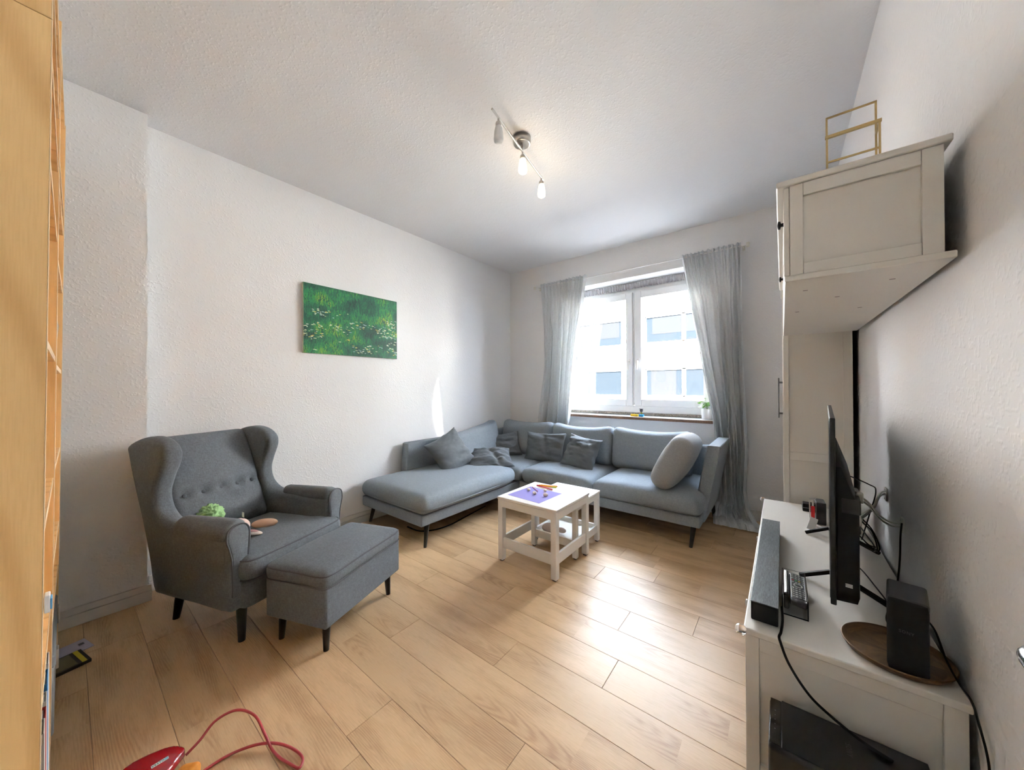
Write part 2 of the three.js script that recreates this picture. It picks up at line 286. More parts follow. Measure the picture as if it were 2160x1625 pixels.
// ------------------------------------------------------------------ window
{
  const w = structGroup('window_1', 'white double casement window');
  const fr = 0.055, zi = ZW, zo = ZW - 0.075, xm = -1.44, y0 = 0.965, y1 = 2.50;
  const frame = (x0, x1, ya, yb, b, z0, z1, bb = b) => join(rbe(x0, x0 + b, ya, yb, z0, z1, 0.006), rbe(x1 - b, x1, ya, yb, z0, z1, 0.006), rbe(x0 + b, x1 - b, ya, ya + bb, z0, z1, 0.006), rbe(x0 + b, x1 - b, yb - b, yb, z0, z1, 0.006));
  part('frame', join(frame(WX0, WX1, WY0, y1, fr + 0.02, zo, zi, 0.135), rbe(xm - 0.03, xm + 0.03, y0 + 0.1, y1 - 0.05, zo, zi, 0.004)), upvc, w);
  part('frame_header', rbe(WX0, WX1, y1, WY1 + 0.01, zo, zi - 0.005, 0.003), upvc, w);
  for (const s of [0, 1]) {
    const x0 = s ? xm + 0.012 : WX0 + 0.045, x1 = s ? WX1 - 0.045 : xm - 0.012;
    const sash = part('sash', frame(x0, x1, 1.056, 2.455, 0.082, zi - 0.05, zi + 0.018), upvc, w);
    part('pane', pbox(x0 + 0.075, x1 - 0.075, 1.13, 2.38, zi - 0.022, zi - 0.018), glass, sash);
    const hx = s ? x0 + 0.04 : x1 - 0.04;
    part('handle', join(rb(0.026, 0.06, 0.012, hx, 1.60, zi + 0.024, 0.004), rb(0.018, 0.018, 0.04, hx, 1.60, zi + 0.045, 0.004), rb(0.02, 0.115, 0.014, hx, 1.555, zi + 0.062, 0.006)), white, sash);
  }
  part('outer_sill', rbe(WX0 - 0.05, WX1 + 0.05, 0.92, 0.94, zo - 0.2, zo, 0.004), flat(0.6, 0.6, 0.6), w);
  // inner sill: pale board with a brown front edge
  const sill = structGroup('trim_1', 'pale window sill board with a brown wooden front edge');
  part('sill_board', rbe(WX0, WX1, 0.918, 0.945, ZW + 0.001, ZB + 0.035, 0.002), std({ color: new THREE.Color().setRGB(0.66, 0.65, 0.65), roughness: 0.3 }), sill);
  part('front_edge', rbe(WX0, WX1, 0.912, 0.942, ZB + 0.036, ZB + 0.044, 0.002), std({ map: woodTex([128, 96, 72], [92, 64, 46], 91, 2), roughness: 0.5 }), sill);
  // speckled strip along the foot of the frame and gathered cloth strip along its top
  const speck = std({ map: tex(512, 64, (u, v, x, y) => { const n = vn(x * 0.35, y * 0.3, 95) * 0.5 + vn(x * 0.9, y * 0.6, 96) * 0.5, k = n > 0.5 ? 165 : 70 + 60 * n; return [k, k * 0.95, k * 0.88]; }, { tile: [0.7, 0.09] }), roughness: 0.7 });
  solo('draught_strip', rbe(WX0 + 0.002, WX1 - 0.002, 0.946, 0.978, ZW + 0.001, ZW + 0.022, 0.006, 2), speck, 'mottled grey brown draught strip lying along the foot of the window frame', 'draught strip');
  const N = 400, pos = [], idx = [];
  for (let i = 0; i <= N; i++) for (let j = 0; j <= 6; j++) { const u = i / N, v = j / 6, x = lerp(WX0 + 0.01, WX1 - 0.01, u), y = lerp(2.497, 2.565, v) + 0.003 * Math.sin(u * 300), z = ZW + 0.030 + 0.008 * Math.sin(u * 420 + 2 * Math.sin(u * 60) + v) * (0.4 + 0.6 * Math.abs(v - 0.5) * 2) + 0.006 * (fbm(u * 90, v * 2, 97) - 0.5); pos.push(x, y, z); }
  for (let i = 0; i < N; i++) for (let j = 0; j < 6; j++) { const a = i * 7 + j; idx.push(a, a + 7, a + 1, a + 1, a + 7, a + 8); }
  const g = new THREE.BufferGeometry(); g.setAttribute('position', new THREE.Float32BufferAttribute(pos, 3)); g.setIndex(idx); g.computeVertexNormals();
  solo('window_valance', uvBox(g), std({ color: new THREE.Color().setRGB(0.40, 0.40, 0.42), roughness: 0.9, side: THREE.DoubleSide }), 'narrow gathered grey cloth strip along the top of the window', 'valance');
}

// ------------------------------------------------------------------ outside: the house across the street, an unseen wing added to block daylight
{
  struct('ground', pbox(-40, 40, -5.2, -5, -60, ZB - 0.6), flat(0.075, 0.075, 0.08, 0.9), 'paved street below the window');
  // sunlight thrown back by a window pane of the house across the street: it reaches the room as one narrow strip
  const glint = new THREE.SpotLight(new THREE.Color().setRGB(1, 0.96, 0.88), 1300, 0, 0.053, 0.01, 2);
  glint.position.set(11.8, 5.6, -19.1); glint.target.position.set(-3.56, 1.20, -3.98); glint.castShadow = true; glint.shadow.radius = 1.5; glint.name = 'pane_glint';
  scene.add(glint, glint.target);
  struct('wall_added_wing', pbox(-24, -12.6, -5, 15, -19.4, -7), flat(0.13, 0.075, 0.055, 0.9), 'unseen dark brick wing added to keep daylight off the right wall');  // unseen wing, added to cut the daylight reaching the right wall
  const b = thing('apartment_building', 'sunlit cream apartment building seen across the street through the window', 'building', [0, 0, -19.5]);
  const plaster = flat(0.82, 0.80, 0.75, 0.9), fw = flat(0.72, 0.74, 0.76, 0.5), pane = phy({ color: new THREE.Color().setRGB(0.0078, 0.0104, 0.0128), roughness: 0.8, specularIntensity: 0.05 }), net = phy({ color: new THREE.Color().setRGB(0.0122, 0.013, 0.0138), roughness: 0.9, specularIntensity: 0.05 });  // pane colour is near-black: the gloom of the rooms behind is painted in
  const rows = [[0.74, 2.23], [3.61, 5.10], [-2.1, -0.62]], wins = [[-10.9, -7.2], [-5.95, -2.2], [-0.4, 3], [4.8, 8.5], [10.2, 13.6], [15.5, 19]];
  const shape = new THREE.Shape([[-12, -5], [24, -5], [24, 9.6], [-12, 9.6]].map((p) => new THREE.Vector2(...p)));
  for (const [ya, yb] of rows) for (const [xa, xb] of wins) shape.holes.push(new THREE.Path([[xa, ya], [xa, yb], [xb, yb], [xb, ya]].map((p) => new THREE.Vector2(...p))));
  part('facade', uvBox(new THREE.ExtrudeGeometry(shape, { depth: 0.3, bevelEnabled: false })).translate(0, 0, -0.3), plaster, b);
  part('inner_wall', pbox(-12, 24, -5, 9.6, -9, -8.8), plaster, b);
  part('roof', pbox(-12.3, 24.3, 9.6, 9.8, -9, 0.3), flat(0.4, 0.38, 0.36), b);
  for (const [ya, yb] of rows) wins.forEach(([xa, xb], i) => {
    const wn = part('window', join(pbox(xa, xb, yb - 0.07, yb, -0.16, -0.08), pbox(xa, xb, ya, ya + 0.07, -0.16, -0.08), pbox(xa, xa + 0.07, ya, yb, -0.16, -0.08), pbox(xb - 0.07, xb, ya, yb, -0.16, -0.08), pbox(xa + (xb - xa) * 0.52 - 0.09, xa + (xb - xa) * 0.52 + 0.09, ya, yb, -0.16, -0.08)), fw, b);
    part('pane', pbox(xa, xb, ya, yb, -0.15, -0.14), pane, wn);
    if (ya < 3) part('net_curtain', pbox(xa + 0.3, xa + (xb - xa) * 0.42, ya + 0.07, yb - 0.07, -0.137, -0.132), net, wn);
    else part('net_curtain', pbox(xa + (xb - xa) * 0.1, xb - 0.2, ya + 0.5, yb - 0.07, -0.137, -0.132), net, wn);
  });
}

// ------------------------------------------------------------------ curtains and rod
{
  const zc = -3.985, rodY = 2.655;
  const rod = thing('curtain_rod', 'thin white curtain rod spanning above the window', 'curtain rod');
  part('rod', bar([-2.68, rodY, zc], [-0.25, rodY - 0.012, zc], 0.006), white, rod);
  for (const [x, y] of [[-2.66, rodY], [-0.29, rodY - 0.012]]) part('bracket', join(rbe(x - 0.012, x + 0.012, y - 0.02, y + 0.02, ZB, ZB + 0.02, 0.003), bar([x, y, ZB], [x, y, zc], 0.006)), ivory, rod);
  part('finial', join(rb(0.03, 0.045, 0.03, -0.25, rodY - 0.012, zc, 0.008, 2)), ivory, rod);
  part('finial', join(rb(0.03, 0.045, 0.03, -2.69, rodY, zc, 0.008, 2)), ivory, rod);
  function curtain(name, label, rows, fTop, fLow, sd, wrinkles) {
    const NU = 260, NV = 150, pos = [], idx = [];
    const yT = rows[0][0], tot = rows.length - 1;
    for (let j = 0; j <= NV; j++) {
      const q = j / NV * tot, k = Math.min(tot - 1, Math.floor(q)), f = q - k, R = rows[k].map((c, i) => lerp(c, rows[k + 1][i], f)), [y, xa, xb, zo, amp] = R;
      for (let i = 0; i <= NU; i++) {
        const s = i / NU, mix = smooth(0.05, 0.8, yT - y);
        const p1 = s * fTop * 6.283 + 1.3 * Math.sin(s * 9 + sd), p2 = (s + 0.06 * Math.sin(y * 1.3 + sd + s * 4)) * fLow * 6.283 + 1.1 * Math.sin(s * 5 + sd * 2);
        const top = 0.016 * Math.sin(p1) * (0.6 + 0.8 * vn(s * 9, sd, 3)), sn = Math.sin(p2), sw = Math.sign(sn) * Math.pow(Math.abs(sn), 0.5), low = 1.15 * amp * (sw * 0.9 + 0.3 * Math.sin(2.6 * p2 + 1) + 0.2 * Math.sin(p2 * 0.53 + sd));
        const head = smooth(0.05, 0.0, yT - y);
        let z = zo + lerp(top, low, mix) + head * 0.006 * Math.sin(s * fTop * 19 + sd), x = lerp(xa, xb, s) + lerp(0.004 * Math.cos(p1), 0.35 * amp * Math.cos(p2), mix) * Math.sin(Math.PI * s), yy = y + head * 0.016 * (vn(s * fTop * 3, 1, sd) - 0.5);
        if (wrinkles) { const wv = smooth(1.1, 0.55, y) * smooth(-0.02, 0.12, y); z += wv * 0.014 * Math.sin(y * 46 + 2.4 * Math.sin(s * 3.5 + sd) + 3 * fbm(s * 3, y * 4, 5)) * Math.sin(Math.PI * s); }
        if (y < 0.86 && y > 0.15 && x < -0.37) z = Math.min(z, -3.945);
        pos.push(x, yy, Math.max(z, -4.068));
      }
    }
    for (let j = 0; j < NV; j++) for (let i = 0; i < NU; i++) { const a = j * (NU + 1) + i; idx.push(a, a + NU + 1, a + 1, a + 1, a + NU + 1, a + NU + 2); }
    const g = new THREE.BufferGeometry(); g.setAttribute('position', new THREE.Float32BufferAttribute(pos, 3)); g.setIndex(idx); g.computeVertexNormals();
    const uv = new Float32Array(pos.length / 3 * 2); for (let j = 0; j <= NV; j++) for (let i = 0; i <= NU; i++) { const a = (j * (NU + 1) + i) * 2; uv[a] = i / NU * 1.2; uv[a + 1] = pos[(j * (NU + 1) + i) * 3 + 1]; }
    g.setAttribute('uv', new THREE.BufferAttribute(uv, 2));
    const c = thing(name, label, 'curtain', [0, 0, 0], 0, 'grey curtains at the window');
    part('cloth', g, curtainMat, c);
  }
  const z = zc + 0.004;
  curtain('curtain', 'grey curtain hanging at the left of the window down behind the corner sofa', [[2.69, -2.585, -1.915, z, 0.01], [2.60, -2.575, -1.93, z, 0.02], [2.04, -2.55, -2.01, z, 0.032], [1.5, -2.56, -2.085, z, 0.034], [1.08, -2.60, -2.135, z, 0.034], [0.80, -2.625, -2.17, z, 0.034], [0.05, -2.64, -2.25, z, 0.034]], 14, 5.2, 1.7, false);
  curtain('curtain', 'grey curtain at the right of the window, bunched and trailing on the floor', [[2.675, -0.832, -0.305, z, 0.01], [2.58, -0.818, -0.303, z, 0.02], [2.1, -0.735, -0.297, z, 0.04], [1.6, -0.655, -0.286, z, 0.045], [1.0, -0.557, -0.270, z, 0.045], [0.66, -0.537, -0.262, z + 0.01, 0.045], [0.30, -0.52, -0.275, z + 0.02, 0.05], [0.13, -0.53, -0.24, z + 0.06, 0.045], [0.055, -0.54, -0.19, z + 0.13, 0.026], [0.045, -0.53, -0.15, z + 0.21, 0.018], [0.012, -0.52, -0.13, z + 0.26, 0.004]], 13, 4.3, 4.4, true);
}

// ------------------------------------------------------------------ ceiling lamp
{
  const l = thing('ceiling_lamp', 'brushed steel bar lamp with three glass spots under the ceiling', 'ceiling lamp', [-1.383, H, -1.90]);
  const dir = new THREE.Vector3(-0.146, 0, -0.772).normalize(), yb = -0.085;
  part('canopy', lathe([[0, 0], [0.062, 0], [0.062, -0.03], [0.056, -0.042], [0.05, -0.045], [0, -0.045]], 40), steel, l);
  part('stem', bar([0, -0.04, 0], [0, yb, 0], 0.008), steel, l);
  const e = (s) => [dir.x * s, yb, dir.z * s];
  part('bar', bar(e(-0.40), e(0.38), 0.0065, 12), steel, l);
  [[-0.335, false], [0.0, true], [0.335, true]].forEach(([s, lit]) => {
    const c = e(s + 0.012);
    const spot = new THREE.Group(); spot.name = 'spot'; spot.position.set(c[0] + 0.0, yb, c[2]); l.add(spot);
    part('holder', join(bar([0, 0, 0], [0, -0.03, 0], 0.007), lathe([[0, -0.026], [0.017, -0.028], [0.019, -0.034], [0.019, -0.05], [0, -0.05]], 24)), steel, spot);
    const prof = [[0.016, -0.048], [0.022, -0.06], [0.027, -0.09], [0.03, -0.125], [0.028, -0.14], [0.02, -0.147], [0.0, -0.149]];
    if (lit) {
      part('glass_shade', lathe(prof, 28), std({ color: new THREE.Color().setRGB(0.85, 0.8, 0.7), emissive: new THREE.Color().setRGB(1, 0.80, 0.50), emissiveIntensity: 1.1, roughness: 0.5 }), spot, 'glowing frosted glass shade');
      const p = new THREE.PointLight(new THREE.Color().setRGB(1, 0.78, 0.52), 0.02, 0, 2); p.position.set(0, -0.105, 0); p.castShadow = true; p.shadow.radius = 1.2; spot.add(p);
    } else part('glass_shade', lathe(prof, 28), phy({ color: new THREE.Color().setRGB(0.8, 0.8, 0.78), transmission: 0.35, thickness: 0, roughness: 0.8 }), spot, 'unlit frosted glass shade');
  });
}

// ------------------------------------------------------------------ painting (generic green strokes)
{
  const W = 900, Hh = 600, cv = document.createElement('canvas'); cv.width = W; cv.height = Hh; const c = cv.getContext('2d');
  c.fillStyle = '#14563d'; c.fillRect(0, 0, W, Hh);
  const greens = ['#0b3630', '#0f4538', '#135640', '#186a45', '#1f7a48', '#2a8345', '#3f8f3e', '#6f9f38', '#96ab3a', '#0e4344'];
  for (let i = 0; i < 5200; i++) {
    const x = rnd() * W, y = rnd() * Hh, n = fbm(x / 150, y / 110, 5, 3), k = clamp(Math.floor((n * 1.5 - 0.2 + rr(-0.16, 0.16)) * greens.length), 0, greens.length - 1);
    c.strokeStyle = greens[k]; c.lineWidth = rr(2, 6); c.beginPath(); c.moveTo(x, y); c.quadraticCurveTo(x + rr(-8, 8), y + rr(8, 20), x + rr(-12, 12), y + rr(14, 44)); c.stroke();
  }
  for (let i = 0; i < 620; i++) {
    const x = rnd() * W, y = Hh * (0.35 + 0.6 * rnd()), n = fbm(x / 120 + 9, y / 60, 8, 3); if (n < 0.47) continue;
    c.fillStyle = ['#d9dcae', '#b9c98f', '#e4e6cf', '#9fb8b6', '#c9b458'][Math.floor(rnd() * 5)]; c.beginPath(); c.ellipse(x, y, rr(5, 15), rr(2, 4), rr(-0.2, 0.2), 0, 6.3); c.fill();
  }
  const t = new THREE.CanvasTexture(cv); t.colorSpace = THREE.SRGBColorSpace;
  const p = thing('painting', 'unframed green canvas painting of foliage on the left wall', 'painting', [XL, 1.895, -1.685]);
  part('canvas_body', rbe(0.001, 0.024, -0.30, 0.30, -0.452, 0.452, 0.002), flat(0.55, 0.56, 0.45, 0.8), p);
  const face = new THREE.PlaneGeometry(0.90, 0.598); face.rotateY(Math.PI / 2);
  part('painted_face', face.translate(0.0247, 0, 0), std({ map: t, roughness: 0.55 }), p);
}

// ------------------------------------------------------------------ wing chair and footstool
{
  const TH = 110.9 * Math.PI / 180;
  const ch = thing('wing_armchair', 'dark grey fabric wing armchair with a buttoned back near the left wall', 'armchair', [-2.617, 0, -0.687], TH);
  // local: z forward, x across
  const outline = [[-0.20, 0.195], [-0.26, 0.40], [-0.36, 0.68], [-0.455, 0.90], [-0.475, 0.965], [-0.42, 1.0], [-0.30, 1.028], [-0.20, 1.012], [-0.135, 0.96], [-0.13, 0.90], [-0.175, 0.80], [-0.20, 0.72], [-0.18, 0.65], [-0.12, 0.60], [-0.03, 0.578], [0.15, 0.592], [0.33, 0.615], [0.37, 0.60], [0.375, 0.50], [0.385, 0.35], [0.385, 0.21], [0.37, 0.19], [0.1, 0.19], [-0.15, 0.19]];
  for (const s of [-1, 1]) {
    const g = slab(outline.map(([a, b]) => [a, b]), 0.095, 0.032, 5, true);           // outline in (z, y), thickness along x
    g.applyMatrix4(new THREE.Matrix4().makeBasis(new THREE.Vector3(0, 0, 1), new THREE.Vector3(0, 1, 0), new THREE.Vector3(-1, 0, 0)));
    const p = g.attributes.position; for (let i = 0; i < p.count; i++) { const y = p.getY(i), z = p.getZ(i); p.setX(i, p.getX(i) + s * (0.302 + 0.012 * smooth(0.45, 0.62, y) * smooth(-0.05, 0.3, z) - 0.012 * smooth(0.7, 1.0, y) - 0.01 * smooth(0.0, -0.4, z))); }
    g.computeVertexNormals();
    part('side_wing', uvBox(toCreasedNormals(g, 0.9)), chairFab, ch);
    // rolled arm over the side
    const arm = soft(0.125, 0.085, 0.42, 0.042, (v) => { v.y += 0.035 * (v.z + 0.05) - 0.02 * (v.x * s > 0 ? v.x * s / 0.06 : 0); v.x *= 0.72 + 0.28 * smooth(-0.21, 0.12, v.z); v.y *= 1; }, 0.02);
    part('armrest', at(arm, s * 0.312, 0.582, 0.165), chairFab, ch);
    // front scroll panel with piping
    const sc = slab([[-0.035, -0.19], [-0.038, 0.0], [-0.05, 0.06], [-0.06, 0.10], [-0.052, 0.145], [-0.02, 0.165], [0.02, 0.16], [0.042, 0.13], [0.042, 0.06], [0.038, 0], [0.036, -0.19]].map(([a, b]) => [a * s * -1, b]), 0.022, 0.008, 3, true);
    part('arm_front', at(sc, s * 0.305, 0.452, 0.378), chairFab, ch);
    const pp = [[-0.037, -0.18], [-0.04, 0.0], [-0.052, 0.06], [-0.062, 0.10], [-0.054, 0.147], [-0.02, 0.168], [0.021, 0.163], [0.045, 0.13], [0.045, 0.06], [0.04, 0], [0.038, -0.18]].map(([a, b]) => [a * s * -1 + s * 0.305, b + 0.452, 0.386]);
    part('piping', tube(pp, 0.004, 90, 6), pipeFab, ch);
  }
  // back: leaning, softly buttoned
  const bx = [-0.195, -0.0975, 0, 0.0975, 0.195].map((k) => k * 1.0), by = 0.63;
  const bg = soft(0.53, 0.64, 0.13, 0.05, (v) => {
    const y = v.y + 0.69;                                        // 0.37 .. 1.01
    if (v.z > 0) { v.z += 0.03 * (1 - Math.pow(v.x / 0.27, 2)) * smooth(0.36, 0.5, y) * smooth(1.02, 0.85, y) + 0.012; for (const k of bx) v.z -= 0.020 * Math.exp(-(Math.pow(v.x - k, 2) + Math.pow(y - by, 2)) / 0.0007); v.z -= 0.008 * Math.exp(-Math.pow((y - by) / 0.03, 2)); }
  }, 0.0125);
  bg.translate(0, 0.32, 0); bg.rotateX(-0.37); bg.translate(0, 0.40, -0.195);
  part('backrest', uvBox(bg), chairFab, ch);
  for (const k of bx) { const b = lathe([[0, 0.006], [0.008, 0.005], [0.0115, 0.002], [0.0115, -0.002], [0, -0.004]], 16); b.rotateX(Math.PI / 2); b.translate(k, by - 0.69 + 0.32, 0.078); b.rotateX(-0.37); part('button', b.translate(0, 0.40, -0.195), buttonFab, ch); }
  // outer back panel
  const ob = soft(0.60, 0.80, 0.05, 0.024, (v) => { v.x *= 1 - 0.02 * (v.y + 0.4); }, 0.04); ob.rotateX(-0.33); part('outer_back', uvBox(ob.translate(0, 0.585, -0.322)), chairFab, ch);
  // seat cushion: T shape that swells forward of the arms
  const seat = soft(0.53, 0.125, 0.56, 0.045, (v) => { const t = smooth(0.08, 0.19, v.z); v.x *= 0.95 + 0.24 * t; if (v.y > 0) v.y += 0.022 * (1 - Math.pow(v.x / 0.31, 2)) * (1 - Math.pow(v.z / 0.3, 2)); v.z += v.z > 0.2 ? 0.014 * (1 - Math.pow(v.x / 0.32, 2)) : 0; }, 0.02);
  part('seat_cushion', at(seat, 0, 0.385, 0.165), chairFab, ch);
  for (const y of [0.334, 0.432]) part('piping', tube([[-0.295, y, 0.33], [-0.305, y, 0.40], [-0.285, y, 0.432], [-0.15, y, 0.448], [0, y, 0.453], [0.15, y, 0.448], [0.285, y, 0.432], [0.305, y, 0.40], [0.295, y, 0.33]], 0.0042, 70, 6), pipeFab, ch);
  part('front_rail', soft(0.61, 0.15, 0.60, 0.02, (v) => { if (v.z > 0.2) v.z += 0.02 * (1 - Math.pow(v.x / 0.31, 2)); }, 0.04).translate(0, 0.262, 0.115), chairFab, ch);
  for (const s of [-1, 1]) { part('leg', legGeo(s * 0.255, 0.325, 0.20, 0.026, 0.016, s * 0.01, 0.015), woodDark, ch); part('leg', legGeo(s * 0.235, -0.16, 0.20, 0.026, 0.016, s * 0.01, -0.035), woodDark, ch); }

  const F = -1.533, L = 1.625, sx = Math.sin(TH), cx = Math.cos(TH);
  const ot = thing('footstool', 'dark grey fabric footstool with tapered legs in front of the armchair', 'footstool', [F * sx + L * cx, 0, F * cx - L * sx], TH);
  part('body', rb(0.585, 0.20, 0.385, 0, 0.235, 0, 0.012, 3), chairFab, ot);
  part('lid_cushion', soft(0.60, 0.088, 0.40, 0.036, (v) => { if (v.y > 0) v.y += 0.016 * (1 - Math.pow(v.x / 0.3, 2)) * (1 - Math.pow(v.z / 0.2, 2)); }, 0.02).translate(0, 0.362, 0), chairFab, ot);
  const ring = (hw, hd, y, r) => [[-hw + r, y, -hd], [0, y, -hd], [hw - r, y, -hd], [hw - r * 0.3, y, -hd + r * 0.3], [hw, y, -hd + r], [hw, y, 0], [hw, y, hd - r], [hw - r * 0.3, y, hd - r * 0.3], [hw - r, y, hd], [0, y, hd], [-hw + r, y, hd], [-hw + r * 0.3, y, hd - r * 0.3], [-hw, y, hd - r], [-hw, y, 0], [-hw, y, -hd + r], [-hw + r * 0.3, y, -hd + r * 0.3]];
  part('piping', tube(ring(0.298, 0.198, 0.389, 0.04), 0.0038, 140, 6, true), pipeFab, ot);
  part('piping', tube(ring(0.296, 0.196, 0.332, 0.025), 0.0036, 140, 6, true), pipeFab, ot);
  for (const s of [-1, 1]) for (const t of [-1, 1]) part('leg', legGeo(s * 0.235, t * 0.14, 0.15, 0.0215, 0.013, s * 0.008, t * 0.004), woodDark, ot);
}

// ------------------------------------------------------------------ corner sofa with its cushions
{
  const s = thing('corner_sofa', 'blue grey fabric corner sofa on dark legs under the window', 'sofa');
  const y0 = 0.17, y1 = 0.262;
  part('chaise_base', rb(0.90, y1 - y0, 1.42, -2.74, (y0 + y1) / 2, -2.465, 0.012, 3), sofaFab, s);
  part('main_base', rb(2.68, y1 - y0, 0.86, -1.86, (y0 + y1) / 2, -3.50, 0.012, 3), sofaFab, s);
  const puff = (hw, hd, a) => (v) => { const k = (1 - Math.pow(v.x / hw, 4)) * (1 - Math.pow(v.z / hd, 4)); if (v.y > 0) v.y += a * Math.max(0, k); };
  part('seat_cushion', soft(0.955, 0.155, 1.30, 0.075, (v) => { puff(0.48, 0.65, 0.022)(v); if (v.z < -0.4) v.x *= 1 - 0.10 * smooth(-0.4, -0.65, v.z) * (v.x > 0 ? 1 : 0); }, 0.028).translate(-2.712, 0.342, -2.372), sofaFab, s);
  part('seat_cushion', soft(0.83, 0.15, 0.88, 0.06, puff(0.42, 0.44, 0.018), 0.03).translate(-2.665, 0.338, -3.45), sofaFab, s);
  part('seat_cushion', soft(0.825, 0.155, 0.86, 0.07, puff(0.41, 0.43, 0.026), 0.028).translate(-1.838, 0.34, -3.45), sofaFab, s);
  part('seat_cushion', soft(0.93, 0.155, 0.86, 0.07, puff(0.465, 0.43, 0.026), 0.028).translate(-0.960, 0.34, -3.45), sofaFab, s);
  // piping seam on the chaise cushion
  part('seam', tube([[-2.26, 0.315, -2.95], [-2.236, 0.315, -2.6], [-2.236, 0.312, -1.85], [-2.255, 0.312, -1.752], [-2.33, 0.312, -1.728], [-3.1, 0.312, -1.728]], 0.0035, 90, 6), sofaFab, s);
  // low backs: along the left wall and under the window
  const bl = slab([[-2.165, 0.24], [-2.195, 0.705], [-2.21, 0.716], [-3.94, 0.716], [-3.94, 0.20]], 0.10, 0.016, 3); bl.applyMatrix4(new THREE.Matrix4().makeBasis(new THREE.Vector3(0, 0, 1), new THREE.Vector3(0, 1, 0), new THREE.Vector3(-1, 0, 0)));
  part('back_frame', uvBox(bl.translate(-3.135, 0, 0)), sofaFab, s);
  part('back_frame', rb(2.66, 0.545, 0.10, -1.86, 0.445, -3.880, 0.02, 3), sofaFab, s);
  // arm at the right, splayed outwards
  const ag = slab([[-3.20, 0.185], [-3.30, 0.80], [-3.925, 0.80], [-3.925, 0.185]], 0.10, 0.012, 3); ag.applyMatrix4(new THREE.Matrix4().makeBasis(new THREE.Vector3(0, 0, 1), new THREE.Vector3(0, 1, 0), new THREE.Vector3(-1, 0, 0)));
  { const p = ag.attributes.position; for (let i = 0; i < p.count; i++) p.setX(i, p.getX(i) - 0.555 + 0.105 * (p.getY(i) - 0.185) / 0.615); ag.computeVertexNormals(); }
  part('arm', uvBox(toCreasedNormals(ag, 0.7)), sofaFab, s);
  for (const [x, z, dx, dz] of [[-2.315, -1.83, 0.02, 0.035], [-3.13, -1.85, -0.03, 0.03], [-0.575, -3.14, -0.015, 0.045], [-0.55, -3.88, 0.02, -0.02], [-3.13, -3.88, -0.02, -0.02], [-2.3, -3.2, 0, 0]]) part('leg', legGeo(x, z, 0.175, 0.022, 0.013, dx, dz), woodDark, s);

  // loose back cushions
  const backC = (x0, x1, label, k) => {
    const w = x1 - x0 - 0.008, g = soft(w, 0.45, 0.19, 0.07, (v) => { const e = (1 - Math.pow(v.x / (w / 2), 4)) * (1 - Math.pow(v.y / 0.225, 4)); v.z += (v.z > 0 ? 1 : -1) * 0.03 * Math.max(0, e); if (v.y > 0.1) v.y -= (0.03 + 0.012 * k) * (1 - Math.pow(v.x / (w / 2), 2)) * smooth(0.1, 0.22, v.y); v.z += 0.006 * (fbm(v.x * 7 + k * 3, v.y * 7, k, 3) - 0.45); }, 0.02);
    g.rotateX(-0.16);
    const o = thing('back_cushion', label, 'cushion', [(x0 + x1) / 2, 0.637, -3.735], 0, 'loose sofa back cushions');
    part('cover', uvBox(g), sofaFab, o);
    const seam = [[-w / 2 + 0.01, -0.2, 0.0], [-w / 2 + 0.008, 0.15, 0], [-w / 2 + 0.03, 0.212, 0], [-w / 4, 0.2 - 0.02, 0], [0, 0.195 - 0.012 * k, 0], [w / 4, 0.2 - 0.02, 0], [w / 2 - 0.03, 0.212, 0], [w / 2 - 0.008, 0.15, 0], [w / 2 - 0.01, -0.2, 0]];
    const sg = tube(seam, 0.004, 80, 6); sg.rotateX(-0.16); part('seam', sg, sofaFab, o);
  };
  backC(-3.03, -2.25, 'blue grey back cushion standing in the corner of the sofa', 0);
  backC(-2.25, -1.48, 'blue grey back cushion in the middle of the sofa under the window', 1);
  backC(-1.48, -0.68, 'blue grey back cushion of the sofa next to the right arm', 0.5);
  {
    const w = 0.88, g = soft(0.17, 0.43, w, 0.07, (v) => { const e = (1 - Math.pow(v.z / (w / 2), 4)) * (1 - Math.pow(v.y / 0.215, 4)); v.x += (v.x > 0 ? 1 : -1) * 0.035 * Math.max(0, e); const t = v.z / w + 0.5; if (v.y > 0) v.y -= v.y / 0.215 * (0.075 * smooth(0.1, 0.95, t) + 0.02 * Math.sin(t * 3.1)) - 0.03 * smooth(0.2, 0.0, t); v.x += 0.008 * (fbm(v.z * 6, v.y * 6, 4, 3) - 0.45); }, 0.02);
    g.rotateZ(0.2);
    const o = thing('back_cushion', 'blue grey back cushion leaning along the left wall with a strip of sun on it', 'cushion', [-2.985, 0.635, -3.045], 0, 'loose sofa back cushions');
    part('cover', uvBox(g), sofaFab, o);
  }
  {
    const g = soft(0.17, 0.50, 0.56, 0.08, (v) => { const e = (1 - Math.pow(v.z / 0.28, 2)) * (1 - Math.pow(v.y / 0.25, 2)); v.x += (v.x > 0 ? 1 : -1) * 0.04 * Math.max(0, e); v.x += 0.006 * (fbm(v.z * 8, v.y * 8, 14, 3) - 0.45); v.z *= 1 - 0.10 * Math.pow(v.y / 0.25, 2); v.y *= 1 - 0.06 * Math.pow(v.z / 0.28, 2); }, 0.02);
    g.rotateZ(-0.50);
    const o = thing('side_cushion', 'plump light grey cushion leaning against the right sofa arm', 'cushion', [-0.735, 0.652, -3.30]);
    part('cover', uvBox(g), greyCushFab, o);
